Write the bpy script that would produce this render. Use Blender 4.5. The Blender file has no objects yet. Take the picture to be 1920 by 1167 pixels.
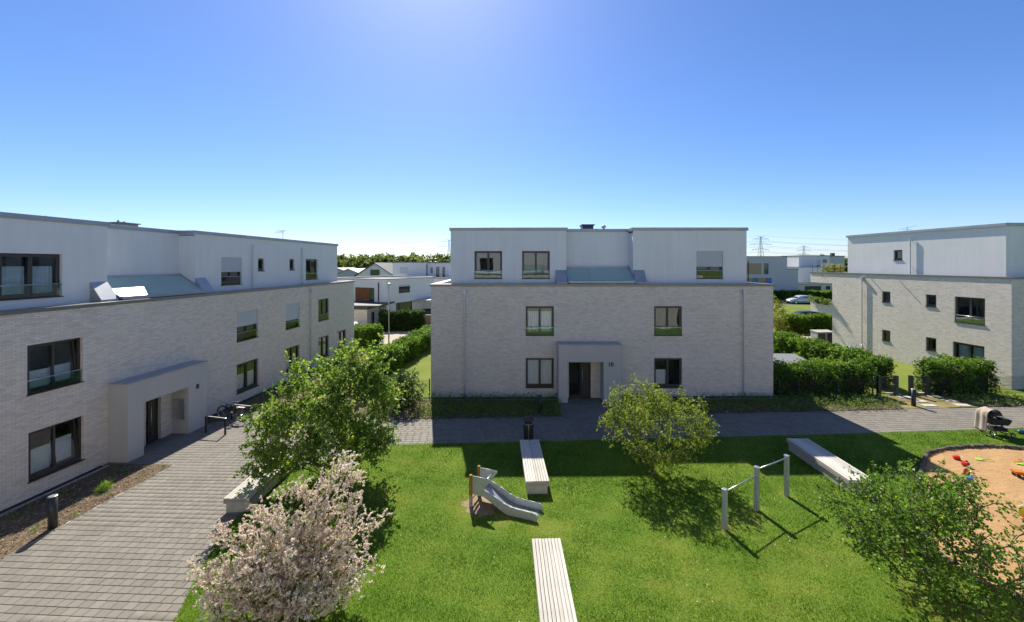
import bpy, bmesh, math, random
import numpy as np
from mathutils import Vector, Matrix

random.seed(7)
RNG = np.random.default_rng(11)
SC = bpy.context.scene
COL = SC.collection
R = math.radians

# ------------------------------------------------------------------ camera, sky, sun, exposure
CAMZ = 7.33
FPX = 745.0                       # focal length in photo pixels (1920 wide)
cam_d = bpy.data.cameras.new('camera')
cam = bpy.data.objects.new('camera', cam_d); COL.objects.link(cam)
cam.location = (0, 0, CAMZ); cam.rotation_euler = (R(90), 0, 0)
cam_d.sensor_width = 36; cam_d.lens = 36 * FPX / 1920
cam_d.shift_y = -(583.5 - 495) / 1920
cam_d.clip_start = 0.05; cam_d.clip_end = 9000
SC.camera = cam

SUN_AZ = math.atan2(-163, 745)    # from +Y, negative = left
SUN_EL = R(46.0)
world = bpy.data.worlds.new('World'); SC.world = world; world.use_nodes = True
wn = world.node_tree.nodes; wl = world.node_tree.links
bg = wn['Background']
sky = wn.new('ShaderNodeTexSky'); sky.sky_type = 'NISHITA'; sky.sun_disc = False
sky.sun_elevation = SUN_EL; sky.sun_rotation = SUN_AZ
sky.altitude = 1000; sky.air_density = 1.0; sky.dust_density = 0.8; sky.ozone_density = 5.0
hs = wn.new('ShaderNodeHueSaturation'); hs.inputs['Saturation'].default_value = 1.12
hs.inputs['Value'].default_value = 1.0
tn = wn.new('ShaderNodeMix'); tn.data_type = 'RGBA'; tn.blend_type = 'MULTIPLY'; tn.inputs[0].default_value = 1.0
tn.inputs[7].default_value = (0.86, 0.87, 1.0, 1)        # white balance of the sky light
wl.new(sky.outputs[0], hs.inputs['Color']); wl.new(hs.outputs[0], tn.inputs[6]); wl.new(tn.outputs[2], bg.inputs['Color'])
bg.inputs['Strength'].default_value = 0.073

sun_d = bpy.data.lights.new('sun', 'SUN'); sun_d.energy = 4.0; sun_d.angle = R(0.53); sun_d.color = (1.0, 0.93, 0.80)
sun = bpy.data.objects.new('sun', sun_d); COL.objects.link(sun)
sdir = Vector((math.sin(SUN_AZ) * math.cos(SUN_EL), math.cos(SUN_AZ) * math.cos(SUN_EL), math.sin(SUN_EL)))
sun.rotation_euler = sdir.to_track_quat('Z', 'Y').to_euler()
sun.location = sdir * 60

vs = SC.view_settings
vs.view_transform = 'Standard'; vs.look = 'None'; vs.exposure = 1.15; vs.gamma = 1.0; vs.use_curve_mapping = False
SC.cycles.max_bounces = 8; SC.cycles.transparent_max_bounces = 16
SC.cycles.use_denoising = True
SC.cycles.sample_clamp_indirect = 6.0

# ------------------------------------------------------------------ helpers
KX = [-300.0, -16.0, -5.0, 14.0, 28.0, 300.0]
KZ = [-0.37, -0.37, -0.02, 0.06, 0.21, 0.21]
def g(x):
    return float(np.interp(x, KX, KZ))
def gp(px, py, h=0.0):
    """where the ground (raised by h) lies for a place measured in the photograph"""
    z = 0.0
    for _ in range(6):
        Y = FPX * (CAMZ - z - h) / (py - 495.0); X = (px - 960) / FPX * Y; z = g(X)
    return X, Y

def tag(o, label=None, cat=None, group=None, kind=None):
    if label: o['label'] = label
    if cat: o['category'] = cat
    if group: o['group'] = group
    if kind: o['kind'] = kind
    return o
def empty(name, loc=(0, 0, 0), rz=0.0, label=None, cat=None, group=None):
    o = bpy.data.objects.new(name, None); COL.objects.link(o)
    o.location = loc; o.rotation_euler = (0, 0, rz); o.empty_display_size = 0.2
    return tag(o, label, cat, group)
def ident(s, d, z): return (s, d, z)
def face_map(ox, oy, ang):
    """local frame of a wall: s along the wall, d inward, z up"""
    c, s_ = math.cos(ang), math.sin(ang)
    return lambda s, d, z: (ox + c * s - s_ * d, oy + s_ * s + c * d, z)

class MB:
    def __init__(self): self.v = []; self.f = []
    def quad(self, *pts):
        n = len(self.v); self.v += [tuple(p) for p in pts]; self.f.append(tuple(range(n, n + len(pts)))); return self
    def box(self, s0, s1, d0, d1, z0, z1, F=ident):
        n = len(self.v)
        for z in (z0, z1):
            for s, d in ((s0, d0), (s1, d0), (s1, d1), (s0, d1)): self.v.append(tuple(F(s, d, z)))
        for q in ((3, 2, 1, 0), (4, 5, 6, 7), (0, 1, 5, 4), (1, 2, 6, 5), (2, 3, 7, 6), (3, 0, 4, 7)):
            self.f.append(tuple(n + i for i in q))
        return self
    def hexa(self, b, t):
        n = len(self.v); self.v += [tuple(p) for p in b] + [tuple(p) for p in t]
        k = len(b)
        self.f.append(tuple(n + i for i in reversed(range(k)))); self.f.append(tuple(n + k + i for i in range(k)))
        for i in range(k):
            j = (i + 1) % k; self.f.append((n + i, n + j, n + k + j, n + k + i))
        return self
    def tube(self, p0, p1, r, n=8, r2=None, caps=True):
        p0 = Vector(p0); p1 = Vector(p1); r2 = r if r2 is None else r2
        q = (p1 - p0).to_track_quat('Z', 'Y'); m = len(self.v)
        for p, rr in ((p0, r), (p1, r2)):
            for i in range(n):
                a = 2 * math.pi * i / n
                self.v.append(tuple(p + q @ Vector((rr * math.cos(a), rr * math.sin(a), 0))))
        for i in range(n):
            j = (i + 1) % n; self.f.append((m + i, m + j, m + n + j, m + n + i))
        if caps:
            self.f.append(tuple(m + i for i in reversed(range(n)))); self.f.append(tuple(m + n + i for i in range(n)))
        return self
    def path(self, pts, r, n=8):
        for a, b in zip(pts[:-1], pts[1:]): self.tube(a, b, r, n)
        return self
    def lathe(self, prof, c=(0, 0, 0), n=16, M4=None):
        m = len(self.v)
        for r, z in prof:
            for i in range(n):
                a = 2 * math.pi * i / n; p = Vector((r * math.cos(a), r * math.sin(a), z))
                if M4 is not None: p = M4 @ p
                self.v.append((p.x + c[0], p.y + c[1], p.z + c[2]))
        for k in range(len(prof) - 1):
            for i in range(n):
                j = (i + 1) % n; self.f.append((m + k * n + i, m + k * n + j, m + (k + 1) * n + j, m + (k + 1) * n + i))
        self.f.append(tuple(m + i for i in reversed(range(n))))
        k = len(prof) - 1; self.f.append(tuple(m + k * n + i for i in range(n)))
        return self
    def ring(self, c, R0, r, ax, n=28, k=6):
        """torus round axis ax"""
        q = Vector(ax).to_track_quat('Z', 'Y'); m = len(self.v); c = Vector(c)
        for i in range(n):
            a = 2 * math.pi * i / n
            for j in range(k):
                b = 2 * math.pi * j / k
                self.v.append(tuple(c + q @ Vector(((R0 + r * math.cos(b)) * math.cos(a), (R0 + r * math.cos(b)) * math.sin(a), r * math.sin(b)))))
        for i in range(n):
            for j in range(k):
                a, b = (i + 1) % n, (j + 1) % k
                self.f.append((m + i * k + j, m + a * k + j, m + a * k + b, m + i * k + b))
        return self
    def build(self, name, mat, parent=None, smooth=False, bevel=0, fixn=False):
        me = bpy.data.meshes.new(name); me.from_pydata(self.v, [], self.f)
        if fixn or smooth:
            bm = bmesh.new(); bm.from_mesh(me); bmesh.ops.remove_doubles(bm, verts=bm.verts, dist=1e-5); bmesh.ops.recalc_face_normals(bm, faces=bm.faces); bm.to_mesh(me); bm.free()
        o = bpy.data.objects.new(name, me); COL.objects.link(o)
        me.materials.append(mat)
        if parent is not None: o.parent = parent
        if smooth:
            me.polygons.foreach_set('use_smooth', [len(p.vertices) <= 4 for p in me.polygons])
        if bevel:
            b = o.modifiers.new('bevel', 'BEVEL'); b.width = bevel; b.segments = 2; b.limit_method = 'ANGLE'
        return o

def np_mesh(name, V, F, mat, parent=None, tint=None, smooth=False):
    me = bpy.data.meshes.new(name); V = np.asarray(V, np.float32); F = np.asarray(F, np.int32); k = F.shape[1]
    me.vertices.add(len(V)); me.vertices.foreach_set('co', V.ravel())
    me.loops.add(F.size); me.loops.foreach_set('vertex_index', F.ravel())
    me.polygons.add(len(F)); me.polygons.foreach_set('loop_start', np.arange(0, F.size, k, dtype=np.int32))
    if smooth: me.polygons.foreach_set('use_smooth', np.ones(len(F), bool))
    if tint is not None:
        a = me.attributes.new('tint', 'FLOAT', 'POINT'); a.data.foreach_set('value', np.asarray(tint, np.float32))
    me.update(calc_edges=True); me.validate()
    o = bpy.data.objects.new(name, me); COL.objects.link(o); me.materials.append(mat)
    if parent is not None: o.parent = parent
    return o

# ------------------------------------------------------------------ materials
class NT:
    def __init__(self, name):
        self.m = bpy.data.materials.new(name); self.m.use_nodes = True
        self.n = self.m.node_tree.nodes; self.l = self.m.node_tree.links
        self.b = self.n['Principled BSDF']; self.out = self.n['Material Output']
    def new(self, t, **kw):
        nd = self.n.new(t)
        for k, v in kw.items():
            if k in nd.inputs: nd.inputs[k].default_value = v
            else: setattr(nd, k, v)
        return nd
    def link(self, a, b): self.l.new(a, b)
    def coords(self, which='Object'):
        return self.new('ShaderNodeTexCoord').outputs[which]
    def noise(self, vec, scale, detail=4, rough=0.6):
        nd = self.new('ShaderNodeTexNoise'); nd.inputs['Scale'].default_value = scale
        nd.inputs['Detail'].default_value = detail; nd.inputs['Roughness'].default_value = rough
        if vec is not None: self.link(vec, nd.inputs['Vector'])
        return nd.outputs['Fac']
    def ramp(self, fac, stops):
        r = self.new('ShaderNodeValToRGB'); e = r.color_ramp.elements
        while len(e) < len(stops): e.new(0.5)
        for i, (p, c) in enumerate(stops):
            e[i].position = p; e[i].color = (*c, 1)
        self.link(fac, r.inputs[0]); return r.outputs[0]
    def mix(self, fac, a, b, mode='MIX'):
        m = self.new('ShaderNodeMix', data_type='RGBA', blend_type=mode)
        for s, v in ((m.inputs[0], fac), (m.inputs[6], a), (m.inputs[7], b)):
            if isinstance(v, (int, float)): s.default_value = v
            elif isinstance(v, tuple): s.default_value = (*v, 1)
            else: self.link(v, s)
        return m.outputs[2]
    def math(self, op, a, b=0.0):
        m = self.new('ShaderNodeMath', operation=op)
        for s, v in ((m.inputs[0], a), (m.inputs[1], b)):
            if isinstance(v, (int, float)): s.default_value = v
            else: self.link(v, s)
        return m.outputs[0]
    def bump(self, h, strength=0.3, dist=0.01):
        b = self.new('ShaderNodeBump'); b.inputs['Strength'].default_value = strength; b.inputs['Distance'].default_value = dist
        self.link(h, b.inputs['Height']); self.link(b.outputs[0], self.b.inputs['Normal'])
    def set(self, col=None, rough=None, metal=None, spec=None):
        if col is not None:
            if isinstance(col, tuple): self.b.inputs['Base Color'].default_value = (*col, 1)
            else: self.link(col, self.b.inputs['Base Color'])
        if rough is not None:
            if isinstance(rough, (int, float)): self.b.inputs['Roughness'].default_value = rough
            else: self.link(rough, self.b.inputs['Roughness'])
        if metal is not None: self.b.inputs['Metallic'].default_value = metal
        if spec is not None: self.b.inputs['Specular IOR Level'].default_value = spec
        return self.m

def m_plain(name, col, rough=0.6, metal=0.0, var=0.12, scale=6.0, bump=0.0, spec=0.5):
    t = NT(name); c = t.coords()
    f = t.noise(c, scale, 5)
    lo = tuple(x * (1 - var) for x in col); hi = tuple(min(1, x * (1 + var)) for x in col)
    t.set(t.ramp(f, [(0.3, lo), (0.7, hi)]), rough, metal, spec)
    if bump: t.bump(t.noise(c, scale * 12, 3), bump, 0.01)
    return t.m

def m_brick(name, lo, mid, hi, mortar):
    t = NT(name); c = t.coords()
    sx = t.new('ShaderNodeSeparateXYZ'); t.link(c, sx.inputs[0])
    u = t.math('ADD', sx.outputs[0], sx.outputs[1])
    cb = t.new('ShaderNodeCombineXYZ'); t.link(u, cb.inputs[0]); t.link(sx.outputs[2], cb.inputs[1])
    br = t.new('ShaderNodeTexBrick'); t.link(cb.outputs[0], br.inputs['Vector'])
    br.offset = 0.37; br.offset_frequency = 2; br.squash = 1.0
    br.inputs['Scale'].default_value = 1.0; br.inputs['Brick Width'].default_value = 0.23; br.inputs['Row Height'].default_value = 0.0655
    br.inputs['Mortar Size'].default_value = 0.007; br.inputs['Mortar Smooth'].default_value = 0.25; br.inputs['Bias'].default_value = 0.0
    br.inputs['Color1'].default_value = (0, 0, 0, 1); br.inputs['Color2'].default_value = (1, 1, 1, 1); br.inputs['Mortar'].default_value = (0.5, 0.5, 0.5, 1)
    mp = t.new('ShaderNodeMapping'); mp.inputs['Scale'].default_value = (1.0, 2.6, 1); t.link(cb.outputs[0], mp.inputs['Vector'])
    n1 = t.noise(mp.outputs[0], 7.0, 6, 0.75)
    n2 = t.noise(cb.outputs[0], 0.35, 3)
    f = t.math('ADD', t.math('MULTIPLY', br.outputs['Color'], 0.5), t.math('MULTIPLY', n1, 0.5))
    f = t.math('ADD', f, t.math('MULTIPLY', t.math('SUBTRACT', n2, 0.5), 0.30))
    col = t.ramp(f, [(0.16, lo), (0.36, mid), (0.62, hi), (0.9, tuple(min(1, x * 1.12) for x in hi))])
    col = t.mix(br.outputs['Fac'], col, mortar)
    h = t.math('SUBTRACT', t.math('MULTIPLY', t.noise(cb.outputs[0], 40, 3), 0.35), br.outputs['Fac'])
    t.bump(h, 0.7, 0.012)
    return t.set(col, 0.85, spec=0.25)

def m_plaster(name, col, var=0.04):
    t = NT(name); c = t.coords()
    n1 = t.noise(c, 0.6, 5); 
    mp = t.new('ShaderNodeMapping'); mp.inputs['Scale'].default_value = (3, 3, 0.25); t.link(c, mp.inputs['Vector'])
    n2 = t.noise(mp.outputs[0], 1.3, 4)
    f = t.math('ADD', t.math('MULTIPLY', n1, 0.5), t.math('MULTIPLY', n2, 0.5))
    t.set(t.ramp(f, [(0.3, tuple(x * (1 - var) for x in col)), (0.65, tuple(min(1, x * (1 + var)) for x in col))]), 0.9, spec=0.2)
    t.bump(t.noise(c, 220, 2), 0.25, 0.004)
    return t.m

def m_glass(name, tintc=(0.75, 0.82, 0.8), refl=0.10):
    t = NT(name)
    tr = t.new('ShaderNodeBsdfTransparent'); tr.inputs[0].default_value = (*tintc, 1)
    gl = t.new('ShaderNodeBsdfGlossy'); gl.inputs['Roughness'].default_value = 0.01; gl.inputs[0].default_value = (0.80, 0.92, 1, 1)
    fr = t.new('ShaderNodeFresnel'); fr.inputs[0].default_value = 1.5
    f = t.math('MINIMUM', t.math('ADD', t.math('MULTIPLY', fr.outputs[0], 1.35), refl), 1.0)
    mx = t.new('ShaderNodeMixShader'); t.link(f, mx.inputs[0]); t.link(tr.outputs[0], mx.inputs[1]); t.link(gl.outputs[0], mx.inputs[2])
    c = t.coords(); b = t.new('ShaderNodeBump'); b.inputs['Strength'].default_value = 0.06; b.inputs['Distance'].default_value = 0.05
    t.link(t.noise(c, 0.9, 1), b.inputs['Height']); t.link(b.outputs[0], gl.inputs['Normal'])
    t.link(mx.outputs[0], t.out.inputs[0])
    return t.m

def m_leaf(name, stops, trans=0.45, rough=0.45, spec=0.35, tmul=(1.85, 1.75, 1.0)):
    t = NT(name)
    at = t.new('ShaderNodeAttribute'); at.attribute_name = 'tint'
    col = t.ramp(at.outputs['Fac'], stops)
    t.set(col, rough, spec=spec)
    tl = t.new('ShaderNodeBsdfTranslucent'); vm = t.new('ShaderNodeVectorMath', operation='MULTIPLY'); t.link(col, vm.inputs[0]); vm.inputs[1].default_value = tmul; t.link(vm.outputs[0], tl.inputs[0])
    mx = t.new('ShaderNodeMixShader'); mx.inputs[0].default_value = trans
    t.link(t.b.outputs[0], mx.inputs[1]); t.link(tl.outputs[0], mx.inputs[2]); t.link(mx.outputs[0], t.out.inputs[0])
    return t.m

def m_slab(name, lo, hi):
    t = NT(name)
    at = t.new('ShaderNodeAttribute'); at.attribute_name = 'tint'
    oi = t.new('ShaderNodeObjectInfo')
    f = t.math('FRACT', t.math('ADD', at.outputs['Fac'], oi.outputs['Random']))
    geo = t.new('ShaderNodeNewGeometry')
    n = t.noise(geo.outputs['Position'], 0.45, 4); n2 = t.noise(geo.outputs['Position'], 60, 3)
    f2 = t.math('ADD', t.math('MULTIPLY', f, 0.30), t.math('ADD', t.math('MULTIPLY', n, 0.55), t.math('MULTIPLY', n2, 0.23)))
    t.set(t.ramp(f2, [(0.2, lo), (0.8, hi)]), 0.75, spec=0.35)
    t.bump(n2, 0.2, 0.004)
    return t.m

def m_wood(name, lo, hi, ax=1):
    t = NT(name); c = t.coords(); oi = t.new('ShaderNodeObjectInfo')
    mp = t.new('ShaderNodeMapping'); sc = [28, 28, 28]; sc[ax] = 1.2; mp.inputs['Scale'].default_value = sc; t.link(c, mp.inputs['Vector'])
    n = t.noise(mp.outputs[0], 1.6, 6, 0.65)
    f = t.math('ADD', t.math('MULTIPLY', n, 0.75), t.math('MULTIPLY', oi.outputs['Random'], 0.25))
    t.set(t.ramp(f, [(0.25, lo), (0.7, hi)]), 0.8, spec=0.25); t.bump(n, 0.35, 0.004)
    return t.m

def m_ground(name, stops, scale, fine, bump=0.5, rough=0.95):
    t = NT(name); geo = t.new('ShaderNodeNewGeometry'); p = geo.outputs['Position']
    f = t.math('ADD', t.math('MULTIPLY', t.noise(p, scale, 5, 0.62), 0.6), t.math('MULTIPLY', t.noise(p, fine, 4, 0.7), 0.4))
    t.set(t.ramp(f, stops), rough, spec=0.15); t.bump(t.noise(p, fine, 3), bump, 0.03)
    return t.m

M = {}
M['brick'] = m_brick('brick_pale', (0.56, 0.495, 0.43), (0.67, 0.60, 0.525), (0.735, 0.665, 0.585), (0.51, 0.46, 0.40))
M['white'] = m_plaster('plaster_white', (0.69, 0.685, 0.67), .06)
M['grey_plaster'] = m_plaster('plaster_grey', (0.45, 0.445, 0.43))
M['tan'] = m_plain('panel_tan', (0.36, 0.27, 0.16), 0.6)
M['brown_panel'] = m_wood('panel_brown', (0.16, 0.06, 0.025), (0.27, 0.11, 0.045), 2)
M['zinc'] = m_plain('zinc_sheet', (0.34, 0.36, 0.385), 0.45, 0.35, 0.1, 2.0)
M['pipe'] = m_plain('pipe_zinc', (0.50, 0.52, 0.54), 0.4, 0.25, 0.08, 3.0)
M['lid'] = m_plain('lid_sheet', (0.13, 0.145, 0.165), 0.6, 0.1, 0.1, 3.0)
M['coping'] = m_plain('coping_sheet', (0.20, 0.195, 0.185), 0.42, 0.5, 0.08, 1.5)
M['frame'] = m_plain('frame_umber', (0.052, 0.046, 0.042), 0.42, 0.0, 0.06)
M['anthracite'] = m_plain('anthracite_steel', (0.030, 0.033, 0.038), 0.42, 0.3, 0.1)
M['glass'] = m_glass('window_glass', (0.90, 0.94, 0.95), 0.035)
M['glass_guard'] = m_glass('guard_glass', (0.88, 0.94, 0.92), 0.0)
t_ = NT('skylight_glass'); t_.set(t_.ramp(t_.noise(t_.coords(), 0.5, 3), [(0.3, (0.28, 0.39, 0.35)), (0.7, (0.35, 0.46, 0.41))]), 0.12, spec=0.8); M['glass_sky'] = t_.m
t_ = NT('far_glass'); t_.set((0.03, 0.04, 0.05), 0.05, spec=0.9); M['glass_far'] = t_.m
M['interior'] = m_plain('room_interior', (0.16, 0.15, 0.14), 0.9)
M['blind'] = m_plain('pleated_blind', (0.80, 0.82, 0.84), 0.9, 0, 0.05)
M['shutter'] = m_plain('roller_shutter_grey', (0.52, 0.53, 0.55), 0.5, 0.1, 0.04)
M['steel'] = m_plain('stainless_steel', (0.50, 0.52, 0.52), 0.36, 0.9, 0.12, 8)
M['galv'] = m_plain('galvanised_steel', (0.40, 0.43, 0.44), 0.55, 0.35, 0.15, 9)
M['chute'] = m_plain('brushed_sheet', (0.42, 0.44, 0.45), 0.42, 0.6, 0.12, 5)
M['concrete'] = m_plain('concrete', (0.36, 0.35, 0.32), 0.9, 0, 0.15, 5, 0.3)
M['stone'] = m_plain('step_stone', (0.42, 0.40, 0.36), 0.9, 0, 0.15, 5, 0.3)
M['slab'] = m_slab('paving_slab', (0.123, 0.112, 0.094), (0.198, 0.183, 0.156))
M['joint'] = m_ground('joint_sand', [(0.3, (0.065, 0.060, 0.050)), (0.7, (0.10, 0.094, 0.080))], 2, 60, 0.3)
M['plank'] = m_wood('weathered_larch', (0.34, 0.32, 0.285), (0.60, 0.57, 0.52), 1)
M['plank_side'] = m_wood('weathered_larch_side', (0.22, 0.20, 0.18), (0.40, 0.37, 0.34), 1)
M['wood'] = m_wood('oiled_wood', (0.22, 0.11, 0.03), (0.36, 0.19, 0.06), 2)
M['bark'] = m_plain('bark', (0.085, 0.062, 0.045), 0.9, 0, 0.3, 20, 0.5)
M['lawn'] = m_ground('lawn_turf', [(0.25, (0.05, 0.11, 0.012)), (0.45, (0.085, 0.155, 0.016)), (0.6, (0.125, 0.18, 0.024)), (0.78, (0.25, 0.22, 0.075))], 0.55, 22, 0.8)
M['meadow'] = m_ground('garden_turf', [(0.25, (0.07, 0.115, 0.014)), (0.5, (0.135, 0.175, 0.026)), (0.8, (0.22, 0.21, 0.06))], 0.3, 9, 0.6)
M['mulch'] = m_ground('bark_mulch', [(0.25, (0.06, 0.042, 0.028)), (0.5, (0.14, 0.105, 0.07)), (0.8, (0.27, 0.21, 0.145))], 1.2, 38, 1.0)
M['gravel'] = m_ground('dark_gravel', [(0.3, (0.020, 0.021, 0.025)), (0.7, (0.075, 0.077, 0.085))], 6, 70, 1.0)
M['sand'] = m_ground('play_sand', [(0.25, (0.28, 0.165, 0.075)), (0.5, (0.36, 0.222, 0.105)), (0.8, (0.42, 0.275, 0.137))], 0.6, 9, 0.9)
M['soil'] = m_ground('bare_soil', [(0.25, (0.17, 0.12, 0.08)), (0.6, (0.29, 0.215, 0.145)), (0.8, (0.36, 0.28, 0.19))], 1.5, 30, 0.9)
M['street'] = m_ground('street_paving', [(0.3, (0.36, 0.315, 0.25)), (0.7, (0.45, 0.40, 0.33))], 0.6, 12, 0.3)
M['asphalt'] = m_ground('asphalt', [(0.3, (0.08, 0.08, 0.08)), (0.7, (0.13, 0.13, 0.125))], 0.6, 30, 0.3)
M['stake'] = m_wood('palisade_wood', (0.045, 0.040, 0.036), (0.14, 0.125, 0.11), 2)
M['roof_gravel'] = m_ground('roof_gravel', [(0.3, (0.22, 0.21, 0.20)), (0.7, (0.38, 0.37, 0.35))], 2, 50, 0.6)
M['tile'] = m_plain('dark_roof_tile', (0.055, 0.058, 0.065), 0.6, 0, 0.2, 8, 0.4)
M['tile_light'] = m_plain('pale_roof_sheet', (0.42, 0.42, 0.42), 0.6, 0, 0.1, 3)
M['blue_wall'] = m_plaster('plaster_blue_grey', (0.34, 0.40, 0.50))
M['house_white'] = m_plaster('house_plaster', (0.70, 0.695, 0.68))
M['house_grey'] = m_plaster('house_plaster_grey', (0.50, 0.50, 0.51))
M['beige'] = m_plain('garage_beige', (0.60, 0.55, 0.46), 0.7)
M['black'] = m_plain('black_fabric', (0.018, 0.018, 0.020), 0.8, 0, 0.3, 30, 0.3)
M['rubber'] = m_plain('rubber', (0.02, 0.02, 0.02), 0.7)
M['cloth'] = m_plain('beige_cloth', (0.36, 0.30, 0.245), 0.9, 0, 0.1, 9, 0.2)
M['curtain'] = m_plain('net_curtain', (0.60, 0.66, 0.72), 0.9)
for nm, c in (('red', (0.60, 0.022, 0.018)), ('blue', (0.03, 0.20, 0.50)), ('lime', (0.25, 0.60, 0.03)), ('orange', (0.62, 0.16, 0.02)), ('yellow', (0.65, 0.5, 0.04)), ('navy', (0.015, 0.05, 0.10))):
    M[nm] = m_plain('plastic_' + nm, c, 0.4, 0, 0.06)
M['paint_silver'] = m_plain('car_silver', (0.55, 0.57, 0.60), 0.25, 0.3, 0.03)
M['paint_dark'] = m_plain('car_dark', (0.03, 0.035, 0.045), 0.2, 0.3, 0.03)
M['paint_white'] = m_plain('car_white', (0.72, 0.72, 0.72), 0.25, 0, 0.03)
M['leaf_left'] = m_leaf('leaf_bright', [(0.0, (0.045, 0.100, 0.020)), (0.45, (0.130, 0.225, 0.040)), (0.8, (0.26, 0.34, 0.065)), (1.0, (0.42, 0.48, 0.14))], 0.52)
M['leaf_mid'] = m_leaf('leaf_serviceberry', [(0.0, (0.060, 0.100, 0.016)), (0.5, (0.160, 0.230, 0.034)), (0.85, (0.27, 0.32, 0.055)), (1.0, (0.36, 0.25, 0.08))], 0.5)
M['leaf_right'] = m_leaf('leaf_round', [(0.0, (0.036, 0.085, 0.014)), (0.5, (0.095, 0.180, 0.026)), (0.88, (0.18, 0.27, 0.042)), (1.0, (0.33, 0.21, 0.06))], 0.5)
M['blossom'] = m_leaf('blossom', [(0.0, (0.62, 0.49, 0.42)), (0.4, (0.80, 0.70, 0.62)), (1.0, (0.88, 0.84, 0.77))], 0.32, 0.8, 0.1, (1.0, 0.94, 0.86))
M['hedge_leaf'] = m_leaf('hedge_leaf', [(0.0, (0.036, 0.085, 0.012)), (0.5, (0.100, 0.195, 0.024)), (1.0, (0.24, 0.34, 0.045))], 0.48)
M['dark_leaf'] = m_leaf('dark_leaf', [(0.0, (0.018, 0.045, 0.010)), (0.6, (0.045, 0.100, 0.018)), (1.0, (0.11, 0.18, 0.03))], 0.4)
M['cover_leaf'] = m_leaf('cover_leaf', [(0.0, (0.06, 0.11, 0.022)), (0.6, (0.14, 0.22, 0.045)), (1.0, (0.21, 0.27, 0.065))], 0.4)
M['yellow_leaf'] = m_leaf('yellow_leaf', [(0.0, (0.09, 0.12, 0.02)), (0.6, (0.22, 0.24, 0.03)), (1.0, (0.36, 0.34, 0.05))], 0.45)
M['far_leaf'] = m_leaf('far_leaf', [(0.0, (0.055, 0.090, 0.024)), (0.6, (0.115, 0.165, 0.042)), (1.0, (0.19, 0.23, 0.065))], 0.4)
M['blade'] = m_leaf('grass_blade', [(0.0, (0.042, 0.110, 0.009)), (0.42, (0.080, 0.170, 0.012)), (0.72, (0.150, 0.215, 0.025)), (1.0, (0.40, 0.32, 0.14))], 0.45, 0.6, 0.2)
M['chip'] = m_leaf('mulch_chip', [(0.0, (0.07, 0.045, 0.03)), (0.5, (0.22, 0.17, 0.12)), (1.0, (0.46, 0.38, 0.28))], 0.0, 0.9, 0.1)
M['twig'] = m_plain('hedge_core', (0.035, 0.048, 0.018), 0.95, 0, 0.4, 12)  # dark tone of the filler boxes inside the hedges
M['hill'] = m_ground('wooded_hill', [(0.3, (0.03, 0.05, 0.03)), (0.7, (0.06, 0.085, 0.045))], 0.01, 0.05, 0.2)

# ------------------------------------------------------------------ ground, lawn, paving, beds
def sheet(name, poly, dz, mat, parent=None, kind='structure', cuts=True, noise=0.0, res=None):
    bm = bmesh.new(); fs = bm.faces.new([bm.verts.new((x, y, 0)) for x, y in poly])
    xs = [k for k in KX[1:-1]]
    ys = []
    if res:
        x0, x1 = min(p[0] for p in poly), max(p[0] for p in poly); y0, y1 = min(p[1] for p in poly), max(p[1] for p in poly)
        xs += list(np.arange(x0 + res, x1, res)); ys = list(np.arange(y0 + res, y1, res))
    for k in xs:
        bmesh.ops.bisect_plane(bm, geom=bm.verts[:] + bm.edges[:] + bm.faces[:], plane_co=(k, 0, 0), plane_no=(1, 0, 0))
    for k in ys:
        bmesh.ops.bisect_plane(bm, geom=bm.verts[:] + bm.edges[:] + bm.faces[:], plane_co=(0, k, 0), plane_no=(0, 1, 0))
    bmesh.ops.triangulate(bm, faces=bm.faces[:])
    for v in bm.verts:
        v.co.z = g(v.co.x) + dz
        if noise: v.co.z += noise * (math.sin(v.co.x * 5.1 + 1.3 * math.sin(v.co.y * 3.7)) * math.sin(v.co.y * 6.3 + 1.1 * math.sin(v.co.x * 4.1)) + random.uniform(-.5, .5))
    for f in bm.faces:
        if f.normal.z < 0: f.normal_flip()
    me = bpy.data.meshes.new(name); bm.to_mesh(me); bm.free(); me.materials.append(mat)
    o = bpy.data.objects.new(name, me); COL.objects.link(o)
    if parent is not None: o.parent = parent
    elif kind: o['kind'] = kind
    return o
def inside(P, poly):
    x, y = P[:, 0], P[:, 1]; r = np.zeros(len(P), bool); n = len(poly)
    for i in range(n):
        x1, y1 = poly[i]; x2, y2 = poly[(i + 1) % n]
        c = ((y1 > y) != (y2 > y)) & (x < (x2 - x1) * (y - y1) / (y2 - y1 + 1e-12) + x1); r ^= c
    return r
def gz(x): return np.interp(x, KX, KZ)

mb = MB()
XS = [-6000, -300, -16, -5, 14, 28, 300, 6000]; YS = [-400, 60, 400, 6000]
for i in range(len(XS) - 1):
    for j in range(len(YS) - 1):
        a, b, c, d = XS[i], XS[i + 1], YS[j], YS[j + 1]
        mb.quad((a, c, g(a)), (b, c, g(b)), (b, d, g(b)), (a, d, g(a)))
tag(mb.build('ground', M['meadow']), kind='structure')

lawn_edge = [(-5.0, -1.0), (-5.4, 3.0), (-6.3, 6.5), (-7.04, 8.4), (-7.40, 9.25), (-7.80, 10.4), (-8.0, 11.4), (-8.1, 12.8), (-7.7, 14.4), (-6.4, 15.55), (-4.75, 16.04)]
LAWN = lawn_edge + [(26, 16.25 + .045 * 26), (26, -1.0)]
sheet('lawn', LAWN, 0.042, M['lawn'])

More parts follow.
